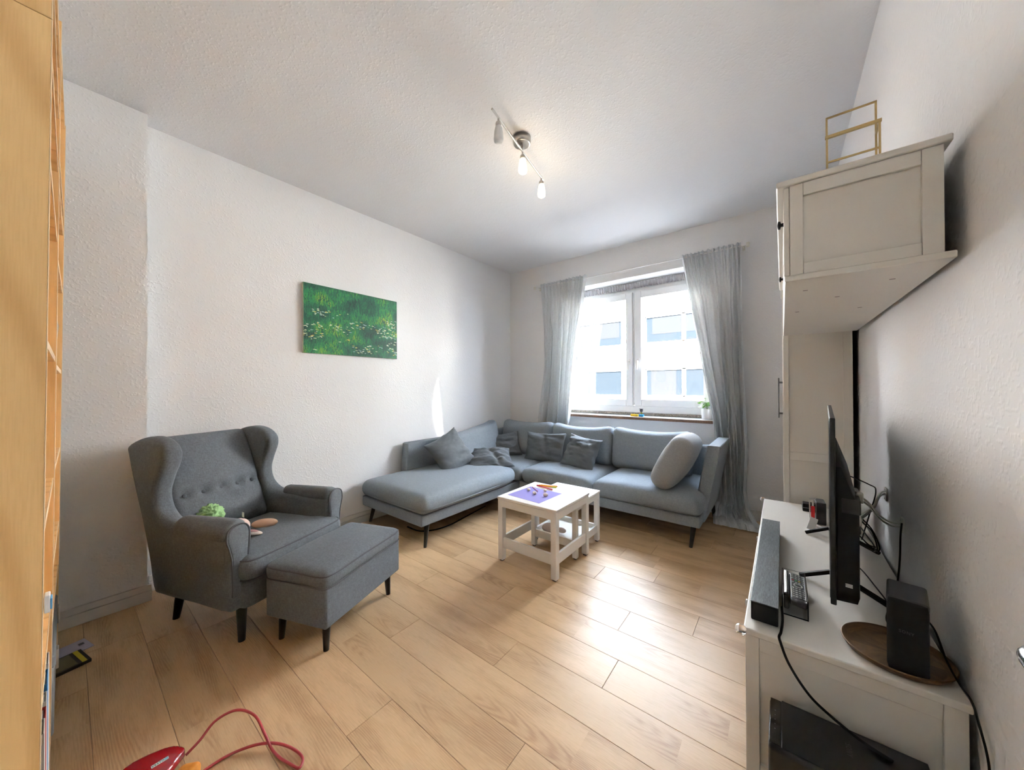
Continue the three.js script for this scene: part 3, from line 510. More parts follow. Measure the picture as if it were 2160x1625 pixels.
    const sg = tube(Array.from({ length: 24 }, (_, i) => { const a = i / 24 * 6.283, c = Math.cos(a), d = Math.sin(a), k = Math.pow(Math.pow(Math.abs(c), 4) + Math.pow(Math.abs(d), 4), -0.25); const y = 0.247 * k * c, z = 0.276 * k * d; return [0, y * (1 - 0.06 * Math.pow(z / 0.28, 2)), z * (1 - 0.1 * Math.pow(y / 0.25, 2))]; }), 0.0035, 120, 6, true); sg.rotateZ(-0.50); part('seam', sg, greyCushFab, o);
  }
  solo('cable', tube([[-2.75, 0.006, -1.95], [-2.58, 0.006, -1.96], [-2.50, 0.006, -2.05], [-2.47, 0.006, -2.2], [-2.50, 0.006, -2.45], [-2.55, 0.006, -2.8]], 0.006, 60, 8), blackMatt, 'dark cable lying on the floor under the chaise', 'cable');
  // small wrinkled throw pillows
  const throwP = (label, pos, rot, w, h, t, opt) => { const o = thing('throw_pillow', label, 'pillow', pos, 0, 'dark grey throw pillows on the sofa'); o.rotation.set(...rot, 'YXZ'); part('pillow_cover', pillowGeo(w, h, t, opt), pillowFab, o); };
  throwP('dark grey throw pillow tipped on one corner on the chaise', [-2.86, 0.585, -2.585], [-0.5, Math.PI / 2 - 0.2, 0.40], 0.46, 0.44, 0.18, { s: 1, wrinkle: 0.013 });
  throwP('crumpled dark grey pillow lying flat beside the tipped one on the chaise', [-2.66, 0.478, -3.0], [-1.22, 0.72, 0.1], 0.52, 0.40, 0.17, { s: 2, wrinkle: 0.022, fold: 0.03 });
  throwP('dark grey throw pillow wedged upright in the sofa corner', [-2.80, 0.545, -3.47], [-0.35, 0.75, 0.15], 0.38, 0.34, 0.15, { s: 3, wrinkle: 0.016 });
  throwP('dark grey throw pillow with a centre crease against the corner back cushion', [-2.235, 0.578, -3.50], [-0.32, 0.04, 0.03], 0.54, 0.36, 0.15, { s: 4, wrinkle: 0.012, fold: 0.035 });
  throwP('dark grey throw pillow tilted against the middle back cushion', [-1.73, 0.580, -3.44], [-0.5, -0.12, -0.10], 0.43, 0.38, 0.15, { s: 5, wrinkle: 0.018 });
}

// ------------------------------------------------------------------ nesting tables and what lies on them
{
  function table(name, label, x0, x1, z0, z1, h, apron, st, back) {
    const t = thing(name, label, 'side table', [(x0 + x1) / 2, 0, (z0 + z1) / 2]);
    const w = (x1 - x0) / 2, d = (z0 - z1) / 2, lw = h > 0.45 ? 0.044 : 0.038;
    part('tabletop', rbe(-w, w, h - 0.018, h, -d, d, 0.004, 2), tableTop, t);
    for (const a of [-1, 1]) for (const b of [-1, 1]) {
      const xl = a * (w - lw / 2 - 0.004), zl = b * (d - lw / 2 - 0.004);
      part('leg', join(rb(lw, h - 0.03, lw, xl, (h - 0.03) / 2 + 0.012, zl, 0.005, 2)), tableWhite, t);
      part('foot', rb(lw * 0.6, 0.012, lw * 0.6, xl, 0.006, zl, 0.002), flat(0.1, 0.08, 0.06), t);
    }
    const ay = h - 0.02;
    for (const b of [-1, 1]) { part('apron', rbe(-w + 0.03, w - 0.03, ay - apron, ay, b * (d - 0.012) - 0.009, b * (d - 0.012) + 0.009, 0.002), tableWhite, t); part('apron', rbe(b * (w - 0.012) - 0.009, b * (w - 0.012) + 0.009, ay - apron, ay, -d + 0.03, d - 0.03, 0.002), tableWhite, t); }
    const rail = (g) => part('stretcher', g, tableWhite, t);
    rail(rbe(-w + 0.03, w - 0.03, st[0], st[1], d - 0.03, d - 0.012, 0.002));
    if (back) rail(rbe(-w + 0.03, w - 0.03, st[0], st[1], -d + 0.012, -d + 0.03, 0.002));
    for (const b of [-1, 1]) rail(rbe(b * (w - 0.021) - 0.009, b * (w - 0.021) + 0.009, st[0], st[1], -d + 0.03, d - 0.03, 0.002));
    return t;
  }
  table('nesting_table', 'larger white nesting table with a purple sheet and pencils on top', -1.692, -1.182, -1.988, -2.492, 0.48, 0.052, [0.105, 0.178], false);
  const sm = table('nesting_table', 'smaller white nesting table with a tray shelf tucked behind the larger one', -1.632, -1.214, -2.335, -2.765, 0.425, 0.04, [0.082, 0.142], true);
  part('shelf', rbe(-0.185, 0.185, 0.098, 0.108, -0.19, 0.19, 0.002), tableTop, sm);

  // purple sheet
  const sh = new THREE.Shape([[-1.651, -2.065], [-1.634, -2.343], [-1.335, -2.332], [-1.352, -2.042]].map(([x, z]) => new THREE.Vector2(x, -z)));
  const sg = new THREE.ExtrudeGeometry(sh, { depth: 0.0012, bevelEnabled: false }); sg.rotateX(-Math.PI / 2);
  solo('felt_sheet', uvBox(sg.translate(0, 0.4802, 0)), flat(0.20, 0.17, 0.44, 0.8), 'purple craft sheet lying on the larger nesting table', 'craft sheet');
  const lump = (x, z, r, label) => { const g = weld(new THREE.IcosahedronGeometry(r, 4), (v) => { const k = 1 + 0.5 * (fbm(v.x / r * 1.3 + x * 9, v.y / r * 1.3 + z * 9, 3, 3) - 0.45); v.multiplyScalar(k); v.y *= 0.8; }); solo('clay_lump', g.translate(x, 0.4815 + r * 0.76, z), flat(0.78, 0.68, 0.62, 0.9), label, 'clay lump', 'pale lumps on the purple sheet'); };
  lump(-1.575, -2.235, 0.014, 'small pale lump at the left of the purple sheet');
  lump(-1.49, -2.19, 0.015, 'small pale lump in front of the pink stick on the purple sheet');
  lump(-1.462, -2.295, 0.013, 'small pale lump nearest the red pencil on the purple sheet');
  lump(-1.398, -2.20, 0.017, 'largest pale lump at the right of the purple sheet');
  const pencil = (a, b, col, label, tip) => { const A = V([a[0], 0.4862, a[1]]), B = V([b[0], 0.4862, b[1]]), d = B.clone().sub(A), L = d.length(), o = thing('felt_pen', label, 'pen', [A.x, 0.4862, A.z], 0, 'felt pens on the larger nesting table'); o.quaternion.setFromUnitVectors(new THREE.Vector3(0, 1, 0), d.normalize()); part('barrel', lathe([[0, 0.004], [0.0042, 0.004], [0.0046, 0.012], [0.0046, L - 0.03], [0, L - 0.03]], 14), col, o); part('cap', lathe([[0, L - 0.032], [0.0054, L - 0.032], [0.0052, L - 0.004], [0.003, L], [0, L]], 14), tip, o); };
  const red = flat(0.55, 0.02, 0.03), yel = flat(0.82, 0.55, 0.02), ora = flat(0.80, 0.22, 0.02), lime = flat(0.62, 0.68, 0.04), mag = flat(0.5, 0.01, 0.08);
  pencil([-1.608, -2.392], [-1.435, -2.360], red, 'red felt pen on the larger nesting table', mag);
  pencil([-1.598, -2.404], [-1.443, -2.437], yel, 'yellow felt pen with a lime cap on the larger nesting table', lime);
  pencil([-1.585, -2.416], [-1.45, -2.462], ora, 'orange felt pen at the back of the larger nesting table', ora);
  solo('pink_stick', at(bar([-1.611, 0.4845, -2.335], [-1.51, 0.4845, -2.265], 0.003), 0, 0, 0), flat(0.75, 0.30, 0.50), 'thin pink stick lying on the purple sheet', 'stick');
  // beige rounded pouch on the small table's shelf
  const po = thing('toy_pouch', 'beige rounded toy on the shelf of the smaller nesting table', 'toy', [-1.515, 0.108, -2.46]);
  const beige = flat(0.60, 0.46, 0.38, 0.8);
  part('dome', lathe([[0, 0.062], [0.03, 0.06], [0.055, 0.05], [0.068, 0.034], [0.07, 0.03]], 32).scale(1.1, 1, 0.85), beige, po);
  part('base', lathe([[0.07, 0.029], [0.069, 0.016], [0.058, 0.003], [0, 0]], 32).scale(1.1, 1, 0.85), beige, po);
  part('spout', at(weld(new THREE.IcosahedronGeometry(0.026, 3), (v) => { v.x *= 1.5; v.y *= 0.8; }), 0.10, 0.030, -0.005), beige, po);
}

// ------------------------------------------------------------------ plush toys on the armchair
{
  const furry = (r, k, s, sx = 1, sy = 1, sz = 1) => weld(new THREE.IcosahedronGeometry(r, 12), (v) => { const n = v.clone().normalize(); v.multiplyScalar(1 + k * (vn(n.x * 15 + n.z * 6 + s * 7, n.y * 15 + n.z * 9, s) - 0.45) * 2); v.x *= sx; v.y *= sy; v.z *= sz; });
  const green = flat(0.34, 0.55, 0.25, 0.95), tan = flat(0.52, 0.33, 0.22, 0.95), pink = flat(0.70, 0.52, 0.46, 0.95), cream = flat(0.74, 0.66, 0.58, 0.95), rose = flat(0.68, 0.40, 0.40, 0.95), blue = flat(0.22, 0.42, 0.60, 0.8);
  const g = thing('plush_toy', 'curly light green plush toy slumped on the armchair seat', 'plush toy', [-2.735, 0.448, -0.53]);
  part('head', furry(0.074, 0.15, 3).translate(0, 0.075, 0), green, g);
  part('body', furry(0.05, 0.15, 5, 1.4, 0.75, 1).translate(0.10, 0.035, -0.045), green, g);
  part('bow', at(weld(new THREE.IcosahedronGeometry(0.022, 3), (v) => { v.y *= 0.5; v.z *= 1.3; }), -0.045, 0.135, 0.035), blue, g, 'light blue felt bow');
  const b = thing('plush_bunny', 'small beige plush bunny lying on the armchair seat beside the near arm', 'plush toy', [-2.475, 0.45, -0.635], 0.15); b.scale.setScalar(1.35);
  part('body', furry(0.036, 0.03, 8, 1.2, 0.85, 1).translate(-0.03, 0.03, 0), pink, b);
  part('head', furry(0.034, 0.03, 9, 1, 0.9, 1.1).translate(0.025, 0.028, 0.035), cream, b);
  const ear = (x, z, a, m) => { const e = weld(new THREE.IcosahedronGeometry(0.05, 4), (v) => { v.y *= 0.18; v.z *= 0.36; }); e.rotateY(a); part('ear', e.translate(x, 0.022, z), m, b); const i = weld(new THREE.IcosahedronGeometry(0.032, 3), (v) => { v.y *= 0.1; v.z *= 0.3; }); i.rotateY(a); part('inner_ear', i.translate(x, 0.031, z), rose, b); };
  ear(0.075, 0.0, 0.35, cream);
  const arm = weld(new THREE.IcosahedronGeometry(0.05, 4), (v) => { v.y *= 0.4; v.z *= 0.4; }); arm.rotateY(0.9); part('leg', arm.translate(0.02, 0.026, -0.075), tan, b);
  part('care_tag', rb(0.018, 0.022, 0.001, -0.045, 0.07, -0.02, 0.0004), white, b);
}

// ------------------------------------------------------------------ television bench and the things on it
const font = await new FontLoader().loadAsync('fonts/droid/droid_sans_bold.typeface.json');
const letters = (s, size) => { const g = new TextGeometry(s, { font, size, depth: 0.0004, curveSegments: 4, bevelEnabled: false }); g.center(); return uvBox(g); };
{
  const X0 = -0.098, X1 = 0.338, Z0 = -1.262, Z1 = -2.775, TOP = 0.57;
  const b = thing('tv_bench', 'off-white panelled television bench along the right wall', 'tv bench');
  part('top', rbe(X0, X1, TOP - 0.02, TOP, Z0, Z1, 0.004, 2), lacquer, b);
  for (const [z, s] of [[Z0 - 0.012, -1], [Z1 + 0.012, 1]]) {
    const sp = part('side_panel', rbe(X0 + 0.03, X1 - 0.03, 0.10, 0.53, z + s * 0.009, z + s * 0.017, 0.001), lacquer, b);
    const st = (x0, x1, y0, y1) => rbe(x0, x1, y0, y1, z, z + s * 0.022, 0.0016);
    part('stile', st(X0 + 0.004, X0 + 0.038, 0, 0.5495), lacquer, sp); part('stile', st(X1 - 0.042, X1 - 0.004, 0, 0.5495), lacquer, sp);
    part('rail', st(X0 + 0.0385, X1 - 0.0425, 0.506, 0.5495), lacquer, sp); part('rail', st(X0 + 0.0385, X1 - 0.0425, 0.10, 0.17), lacquer, sp);
  }
  part('bottom', rbe(X0 + 0.01, X1 - 0.01, 0.10, 0.118, Z0 - 0.035, Z1 + 0.035, 0.002), lacquer, b);
  part('back_panel', rbe(X1 - 0.02, X1 - 0.012, 0.118, 0.549, Z0 - 0.035, Z1 + 0.035, 0.001), lacquer, b);
  for (let i = 0; i < 2; i++) for (let j = 0; j < 2; j++) { const za = Z0 - 0.036 - i * 0.722, zb = za - 0.718, ya = 0.122 + j * 0.215, d = part('drawer', rbe(X0 + 0.004, X0 + 0.022, ya, ya + 0.21, za, zb, 0.002), lacquer, b); part('knob', at(lathe([[0, 0], [0.006, 0], [0.006, 0.012], [0.014, 0.018], [0.012, 0.026], [0, 0.028]], 20).rotateZ(Math.PI / 2), X0 + 0.004, ya + 0.105, (za + zb) / 2), steel, d); }
  const clear = phy({ color: 0xffffff, transmission: 1, thickness: 0.004, roughness: 0.08, ior: 1.45 });
  for (const [z, lab] of [[Z0, 'clear plastic corner guard on the near front corner of the tv bench'], [Z1, 'clear plastic corner guard on the far front corner of the tv bench']]) {
    const g = soft(0.03, 0.024, 0.03, 0.011, null, 0.004); solo('corner_guard', g.translate(X0 - 0.006, TOP - 0.006, z + (z === Z0 ? 0.006 : -0.006)), clear, lab, 'corner guard', 'corner guards on the tv bench');
  }
  // soundbar
  const sb = thing('soundbar', 'long dark brushed-metal soundbar at the front edge of the tv bench', 'soundbar', [-0.047, TOP, -1.735]);
  const brushed = std({ map: tex(64, 1024, (u, v, x, y) => { const n = vn(x * 1.0, y * 0.05, 201) * 0.6 + vn(x * 0.5, y * 0.02, 202) * 0.4, k = 70 + 55 * n; return [k * 0.9, k * 0.97, k]; }, { tile: [0.07, 0.5] }), metalness: 0.7, roughness: 0.38 });
  part('body', rbe(-0.035, 0.033, 0.003, 0.058, -0.422, 0.422, 0.004, 2), blackMatt, sb);
  part('top_plate', rbe(-0.036, 0.0335, 0.0582, 0.0615, -0.423, 0.423, 0.0012), brushed, sb);
  part('foot', join(rb(0.03, 0.004, 0.03, 0, 0.002, 0.35, 0.001), rb(0.03, 0.004, 0.03, 0, 0.002, -0.35, 0.001)), blackMatt, sb);
  part('key', join([0, 1, 2, 3].map((i) => rb(0.004, 0.0008, 0.004, (i % 2) * 0.008 - 0.004, 0.0618, 0.38 + (i >> 1) * 0.008, 0.0003))), greyPlastic, sb);

  // television, seen edge-on
  const tvA = Math.atan2(0.186 - 0.113, 2.36 - 1.43);
  const tv = thing('television', 'black flat television seen edge-on, standing on two splayed feet', 'television', [0.152, TOP, -1.905], -tvA + 0.006);
  // local: z along the screen (towards the viewer +), x to the wall
  const tvg = new THREE.Group(); 
  part('screen_panel', rbe(-0.006, 0.008, 0.062, 0.63, -0.472, 0.472, 0.003), blackPlastic, tv);
  part('screen', rbe(-0.0072, -0.0062, 0.078, 0.62, -0.462, 0.462, 0.0004), blackGloss, tv);
  const hs = slab([[0.008, 0.066], [0.055, 0.070], [0.060, 0.09], [0.060, 0.36], [0.022, 0.48], [0.008, 0.48]], 0.80, 0.006, 2); part('rear_housing', at(hs, 0, 0, 0.045), blackMatt, tv);
  part('port_cover', rbe(0.02, 0.063, 0.34, 0.385, 0.38, 0.447, 0.003), blackPlastic, tv);
  for (const z of [0.185, -0.335]) { const f = part('stand_foot', join(sqbar([-0.085, 0.008, z + 0.0], [0.0, 0.05, z], 0.013), sqbar([0.012, 0.05, z], [0.15, 0.008, z + 0.075], 0.013), rb(0.03, 0.03, 0.02, 0.012, 0.058, z, 0.003)), blackMatt, tv); }
  part('label_sticker', join([0, 1, 2].map((i) => rb(0.016, 0.0028, 0.0005, 0.036, 0.118 + i * 0.004, 0.4455, 0.0002))), white, tv, 'small white rating label');

  // clear holder with two remotes
  const box = thing('remote_holder', 'clear acrylic box holding remote controls beside the soundbar', 'holder', [0.027, TOP, -1.515]);
  const w = 0.033, d = 0.105, hh = 0.06;
  part('wall', join(pbox(-w, w, 0, hh, d - 0.003, d), pbox(-w, w, 0, hh, -d, -d + 0.003), pbox(-w, -w + 0.003, 0, hh, -d + 0.003, d - 0.003), pbox(w - 0.003, w, 0, hh, -d + 0.003, d - 0.003)), phy({ color: 0xffffff, transmission: 1, thickness: 0.003, roughness: 0.03, ior: 1.49 }), box);
  part('floor_plate', pbox(-w, w, 0, 0.003, -d, d), phy({ color: 0xffffff, transmission: 1, thickness: 0.003, roughness: 0.03, ior: 1.49 }), box);
  const rm = thing('remote_control', 'black remote control with rows of pale keys lying in the clear holder', 'remote control', [0.036, TOP + 0.042, -1.515]);
  rm.rotation.z = -0.12;
  part('body', rb(0.044, 0.02, 0.20, 0, 0, 0, 0.006, 3), blackPlastic, rm);
  const keyM = flat(0.55, 0.55, 0.52, 0.6);
  const keys = []; for (let i = 0; i < 12; i++) for (let j = 0; j < 4; j++) if (Math.abs(i - 5.5) > 1.2) keys.push([i, j]);
  for (const [i, j] of keys) part('key', rb(0.0058, 0.0016, 0.0042, -0.0135 + j * 0.009, 0.0103, -0.085 + i * 0.0145, 0.0006), [flat(0.5, 0.05, 0.04), flat(0.05, 0.4, 0.12), flat(0.7, 0.5, 0.05), keyM][i === 3 ? j % 4 : 3], rm);
  part('navigation_ring', new THREE.TorusGeometry(0.011, 0.0016, 8, 28).rotateX(Math.PI / 2).translate(0, 0.0104, -0.006), keyM, rm);
  const rm2 = thing('remote_control', 'slim black remote control standing on edge in the clear holder', 'remote control', [0.006, TOP + 0.035, -1.52]);
  part('body', rb(0.014, 0.052, 0.18, 0, 0, 0, 0.005, 3), blackGloss, rm2);
  part('trim_line', rb(0.002, 0.001, 0.17, 0.0, 0.0262, 0, 0.0004), chrome, rm2);

  // round brass tray and black speaker on it
  const tr = thing('round_tray', 'round dull brass tray on the near end of the tv bench', 'tray', [0.236, TOP, -1.378]);
  const dull = std({ map: tex(256, 256, (u, v) => { const n = fbm(u * 6, v * 6, 211, 4), k = 0.75 + 0.5 * n; return [112 * k, 86 * k, 58 * k]; }, { tile: [0.25, 0.25] }), metalness: 0.2, roughness: 0.45 });
  part('plate', lathe([[0, 0.003], [0.086, 0.003], [0.097, 0.008], [0.104, 0.017], [0.1065, 0.016], [0.1, 0.004], [0.09, 0], [0, 0]], 64), dull, tr);
  part('rim', new THREE.TorusGeometry(0.1052, 0.0022, 8, 72).rotateX(Math.PI / 2).translate(0, 0.0168, 0), dull, tr);
  const sp = thing('speaker_box', 'upright matt black speaker box standing on the brass tray', 'speaker', [0.253, TOP + 0.0035, -1.350], -0.17);
  part('cabinet', soft(0.072, 0.186, 0.122, 0.008, null, 0.012).translate(0, 0.0935, 0), blackMatt, sp);
  part('top_cap', rbe(-0.0365, 0.0365, 0.166, 0.1875, -0.0615, 0.058, 0.007, 3), greyDark(), sp);
  part('logo', at(letters('SONY', 0.0072), -0.002, 0.108, 0.0612), flat(0.045, 0.045, 0.045), sp);
  function greyDark() { return std({ color: new THREE.Color().setRGB(0.028, 0.028, 0.03), roughness: 0.45 }); }

  // far end of the bench: small boxes
  const mb = thing('media_box', 'small black media box standing upright behind the television', 'media box', [0.152, TOP, -2.47], 0.05);
  part('case', rbe(-0.018, 0.022, 0, 0.115, -0.045, 0.045, 0.003), blackPlastic, mb); part('front_strip', rbe(-0.02, -0.018, 0.01, 0.105, -0.03, 0.03, 0.0005), blackGloss, mb);
  const kb = thing('card_reader', 'flat black plastic block on the far end of the tv bench', 'plastic block', [0.118, TOP, -2.66]); part('case', rbe(-0.03, 0.05, 0, 0.045, -0.03, 0.03, 0.004), blackPlastic, kb); part('lip', rbe(-0.032, 0.05, 0.02, 0.024, -0.031, 0.031, 0.001), greyPlastic, kb);
  const op = thing('bottle_opener', 'red bottle opener with a metal head standing at the far end of the bench', 'opener', [0.122, TOP, -2.40]); part('handle', rb(0.016, 0.1, 0.014, 0, 0.05, 0, 0.005, 2), flat(0.62, 0.01, 0.012, 0.3), op, 'glossy red handle'); part('head', join(bar([0, 0.1, 0], [0, 0.135, 0], 0.004), bar([-0.014, 0.135, 0], [0.012, 0.142, 0], 0.005), bar([-0.012, 0.02, 0.012], [-0.014, 0.125, 0.01], 0.0025)), steel, op);
  const cd = thing('card_stand', 'small white slotted card leaning beside the red opener', 'card', [0.106, TOP, -2.30]); const cg = rb(0.032, 0.062, 0.005, 0, 0.031, 0, 0.002); cg.rotateX(-0.35); cg.rotateZ(-0.3); part('card', cg.translate(0, 0.005, 0), white, cd); part('strut', bar([0.004, 0.05, -0.015], [0.028, 0.002, -0.012], 0.0015), white, cd);
  const rt = thing('router', 'dark router standing against the right wall behind the television', 'router', [0.268, TOP, -2.42]); part('case', rbe(-0.03, 0.03, 0, 0.21, -0.05, 0.05, 0.008, 2), std({ color: new THREE.Color().setRGB(0.07, 0.065, 0.062), roughness: 0.5 }), rt); part('front_face', rbe(-0.02, 0.02, 0.02, 0.19, 0.0495, 0.0515, 0.001), blackPlastic, rt);
  // two slotted anti-tip straps from the television to the wall
  const strap = (label, pts, wall) => { const s = thing('anti_tip_strap', label, 'strap', [0, 0, 0], 0, 'white anti-tip straps of the television'); const off = (k) => pts.map(([x, y, z]) => [x, y + k, z + k * 0.4]); part('strap_band', join(tube(off(0.006), 0.0036, 40, 6), tube(off(-0.006), 0.0036, 40, 6)), ivory, s); part('wall_plate', rb(0.008, 0.055, 0.034, XR - 0.0045, wall[0], wall[1], 0.003), ivory, s); part('screw', join(bar([XR - 0.010, wall[0] + 0.018, wall[1]], [XR - 0.006, wall[0] + 0.018, wall[1]], 0.004), bar([XR - 0.010, wall[0] - 0.018, wall[1]], [XR - 0.006, wall[0] - 0.018, wall[1]], 0.004)), steel, s); part('end_block', rb(0.02, 0.04, 0.024, pts[0][0], pts[0][1], pts[0][2], 0.005, 2), ivory, s); };
  strap('white slotted strap from the television sagging down to the nearer wall plate', [[0.222, 0.885, -1.80], [0.245, 0.865, -1.81], [0.28, 0.815, -1.83], [0.315, 0.79, -1.86], [0.342, 0.785, -1.885]], [0.785, -1.89]);
  strap('white slotted strap from the television curving up to the farther wall plate', [[0.222, 0.79, -1.84], [0.25, 0.80, -1.90], [0.285, 0.815, -1.98], [0.315, 0.845, -2.07], [0.342, 0.845, -2.14]], [0.835, -2.15]);
}
// cables
{
  const cab = (label, pts, r = 0.0022, m = blackMatt) => solo('cable', tube(pts, r, pts.length * 12, 8), m, label, 'cable');
  cab('thick black cable running from the soundbar down over the end of the tv bench', [[-0.006, 0.585, -1.42], [-0.004, 0.578, -1.36], [-0.008, 0.576, -1.29], [-0.012, 0.575, -1.262], [-0.008, 0.565, -1.252], [0.01, 0.515, -1.252], [0.055, 0.452, -1.248], [0.094, 0.430, -1.238], [0.15, 0.416, -1.215], [0.20, 0.4155, -1.195]], 0.0034);
  cab('thin black cable hanging from the speaker box down the right wall', [[0.282, 0.70, -1.38], [0.300, 0.68, -1.36], [0.315, 0.62, -1.33], [0.326, 0.592, -1.30], [0.334, 0.582, -1.262], [0.338, 0.55, -1.24], [0.340, 0.49, -1.20], [0.336, 0.40, -1.20], [0.330, 0.2, -1.20], [0.33, 0.004, -1.21]], 0.0022);
  cab('thin black cable looping from the nearer wall plate to the bench top', [[0.338, 0.80, -1.86], [0.333, 0.76, -1.85], [0.325, 0.68, -1.82], [0.31, 0.60, -1.78], [0.28, 0.575, -1.70], [0.262, 0.574, -1.62], [0.25, 0.573, -1.56], [0.252, 0.573, -1.51]], 0.0026);
  cab('thin black cable lying diagonally on the bench top behind the television', [[0.21, 0.573, -2.00], [0.235, 0.573, -1.95], [0.26, 0.573, -1.80], [0.28, 0.573, -1.62], [0.285, 0.573, -1.50], [0.274, 0.60, -1.43]], 0.0022);
  for (let i = 0; i < 5; i++) cab(['dark cable bundle strand nearest the wall by the router', 'dark cable drooping from the television to the router', 'dark cable curling behind the television onto the bench', 'short dark cable at the foot of the router', 'dark cable arching high behind the television'][i], [[0.215, [0.82, 0.80, 0.78, 0.72, 0.92][i], -1.95 - i * 0.02], [0.25 + i * 0.005, [0.76, 0.74, 0.70, 0.66, 0.90][i], -2.0], [0.29 + i * 0.006, [0.70, 0.68, 0.62, 0.61, 0.84][i], -2.06 - i * 0.02], [0.318 - i * 0.004, [0.62, 0.60, 0.583, 0.59, 0.74][i], -2.10 - i * 0.02], [0.322 - i * 0.008, 0.575, -2.16 - i * 0.035]], 0.0024, i === 2 ? greyPlastic : blackMatt);
}
// black box on the floor in front of the bench end
{
  const o = thing('subwoofer', 'large black subwoofer box on the floor against the near end of the tv bench', 'subwoofer', [0.118, 0, -1.135]);
  part('cabinet', rbe(-0.152, 0.15, 0.004, 0.408, -0.115, 0.06, 0.012, 3), blackPlastic, o);
  part('control_panel', rbe(-0.150, -0.128, 0.4078, 0.4092, -0.105, 0.05, 0.0005), blackGloss, o);
  part('top_plate', rbe(-0.125, 0.146, 0.4078, 0.4092, -0.11, 0.052, 0.0005), std({ color: new THREE.Color().setRGB(0.009, 0.009, 0.010), roughness: 0.3 }), o);
  part('front_grille', join(Array.from({ length: 14 }, (_, i) => rbe(-0.148, -0.06, 0.05 + i * 0.022, 0.058 + i * 0.022, 0.058, 0.0625, 0.001))), blackMatt, o);
  part('foot', join([[-0.13, -0.1], [0.13, -0.1], [-0.13, 0.045], [0.13, 0.045]].map(([x, z]) => rb(0.03, 0.006, 0.03, x, 0.003, z, 0.001))), blackMatt, o);
  part('icon', join([0, 1, 2, 3, 4].map((i) => rb(0.0022, 0.0004, 0.003, -0.139, 0.4094, -0.062 + i * 0.016, 0.0001))), flat(0.13, 0.13, 0.13), o);
  const lg = letters('SONY', 0.011); lg.rotateX(-Math.PI / 2); lg.rotateY(-Math.PI / 2); part('logo', lg.translate(0.005, 0.4094, -0.04), flat(0.06, 0.06, 0.06), o);
}

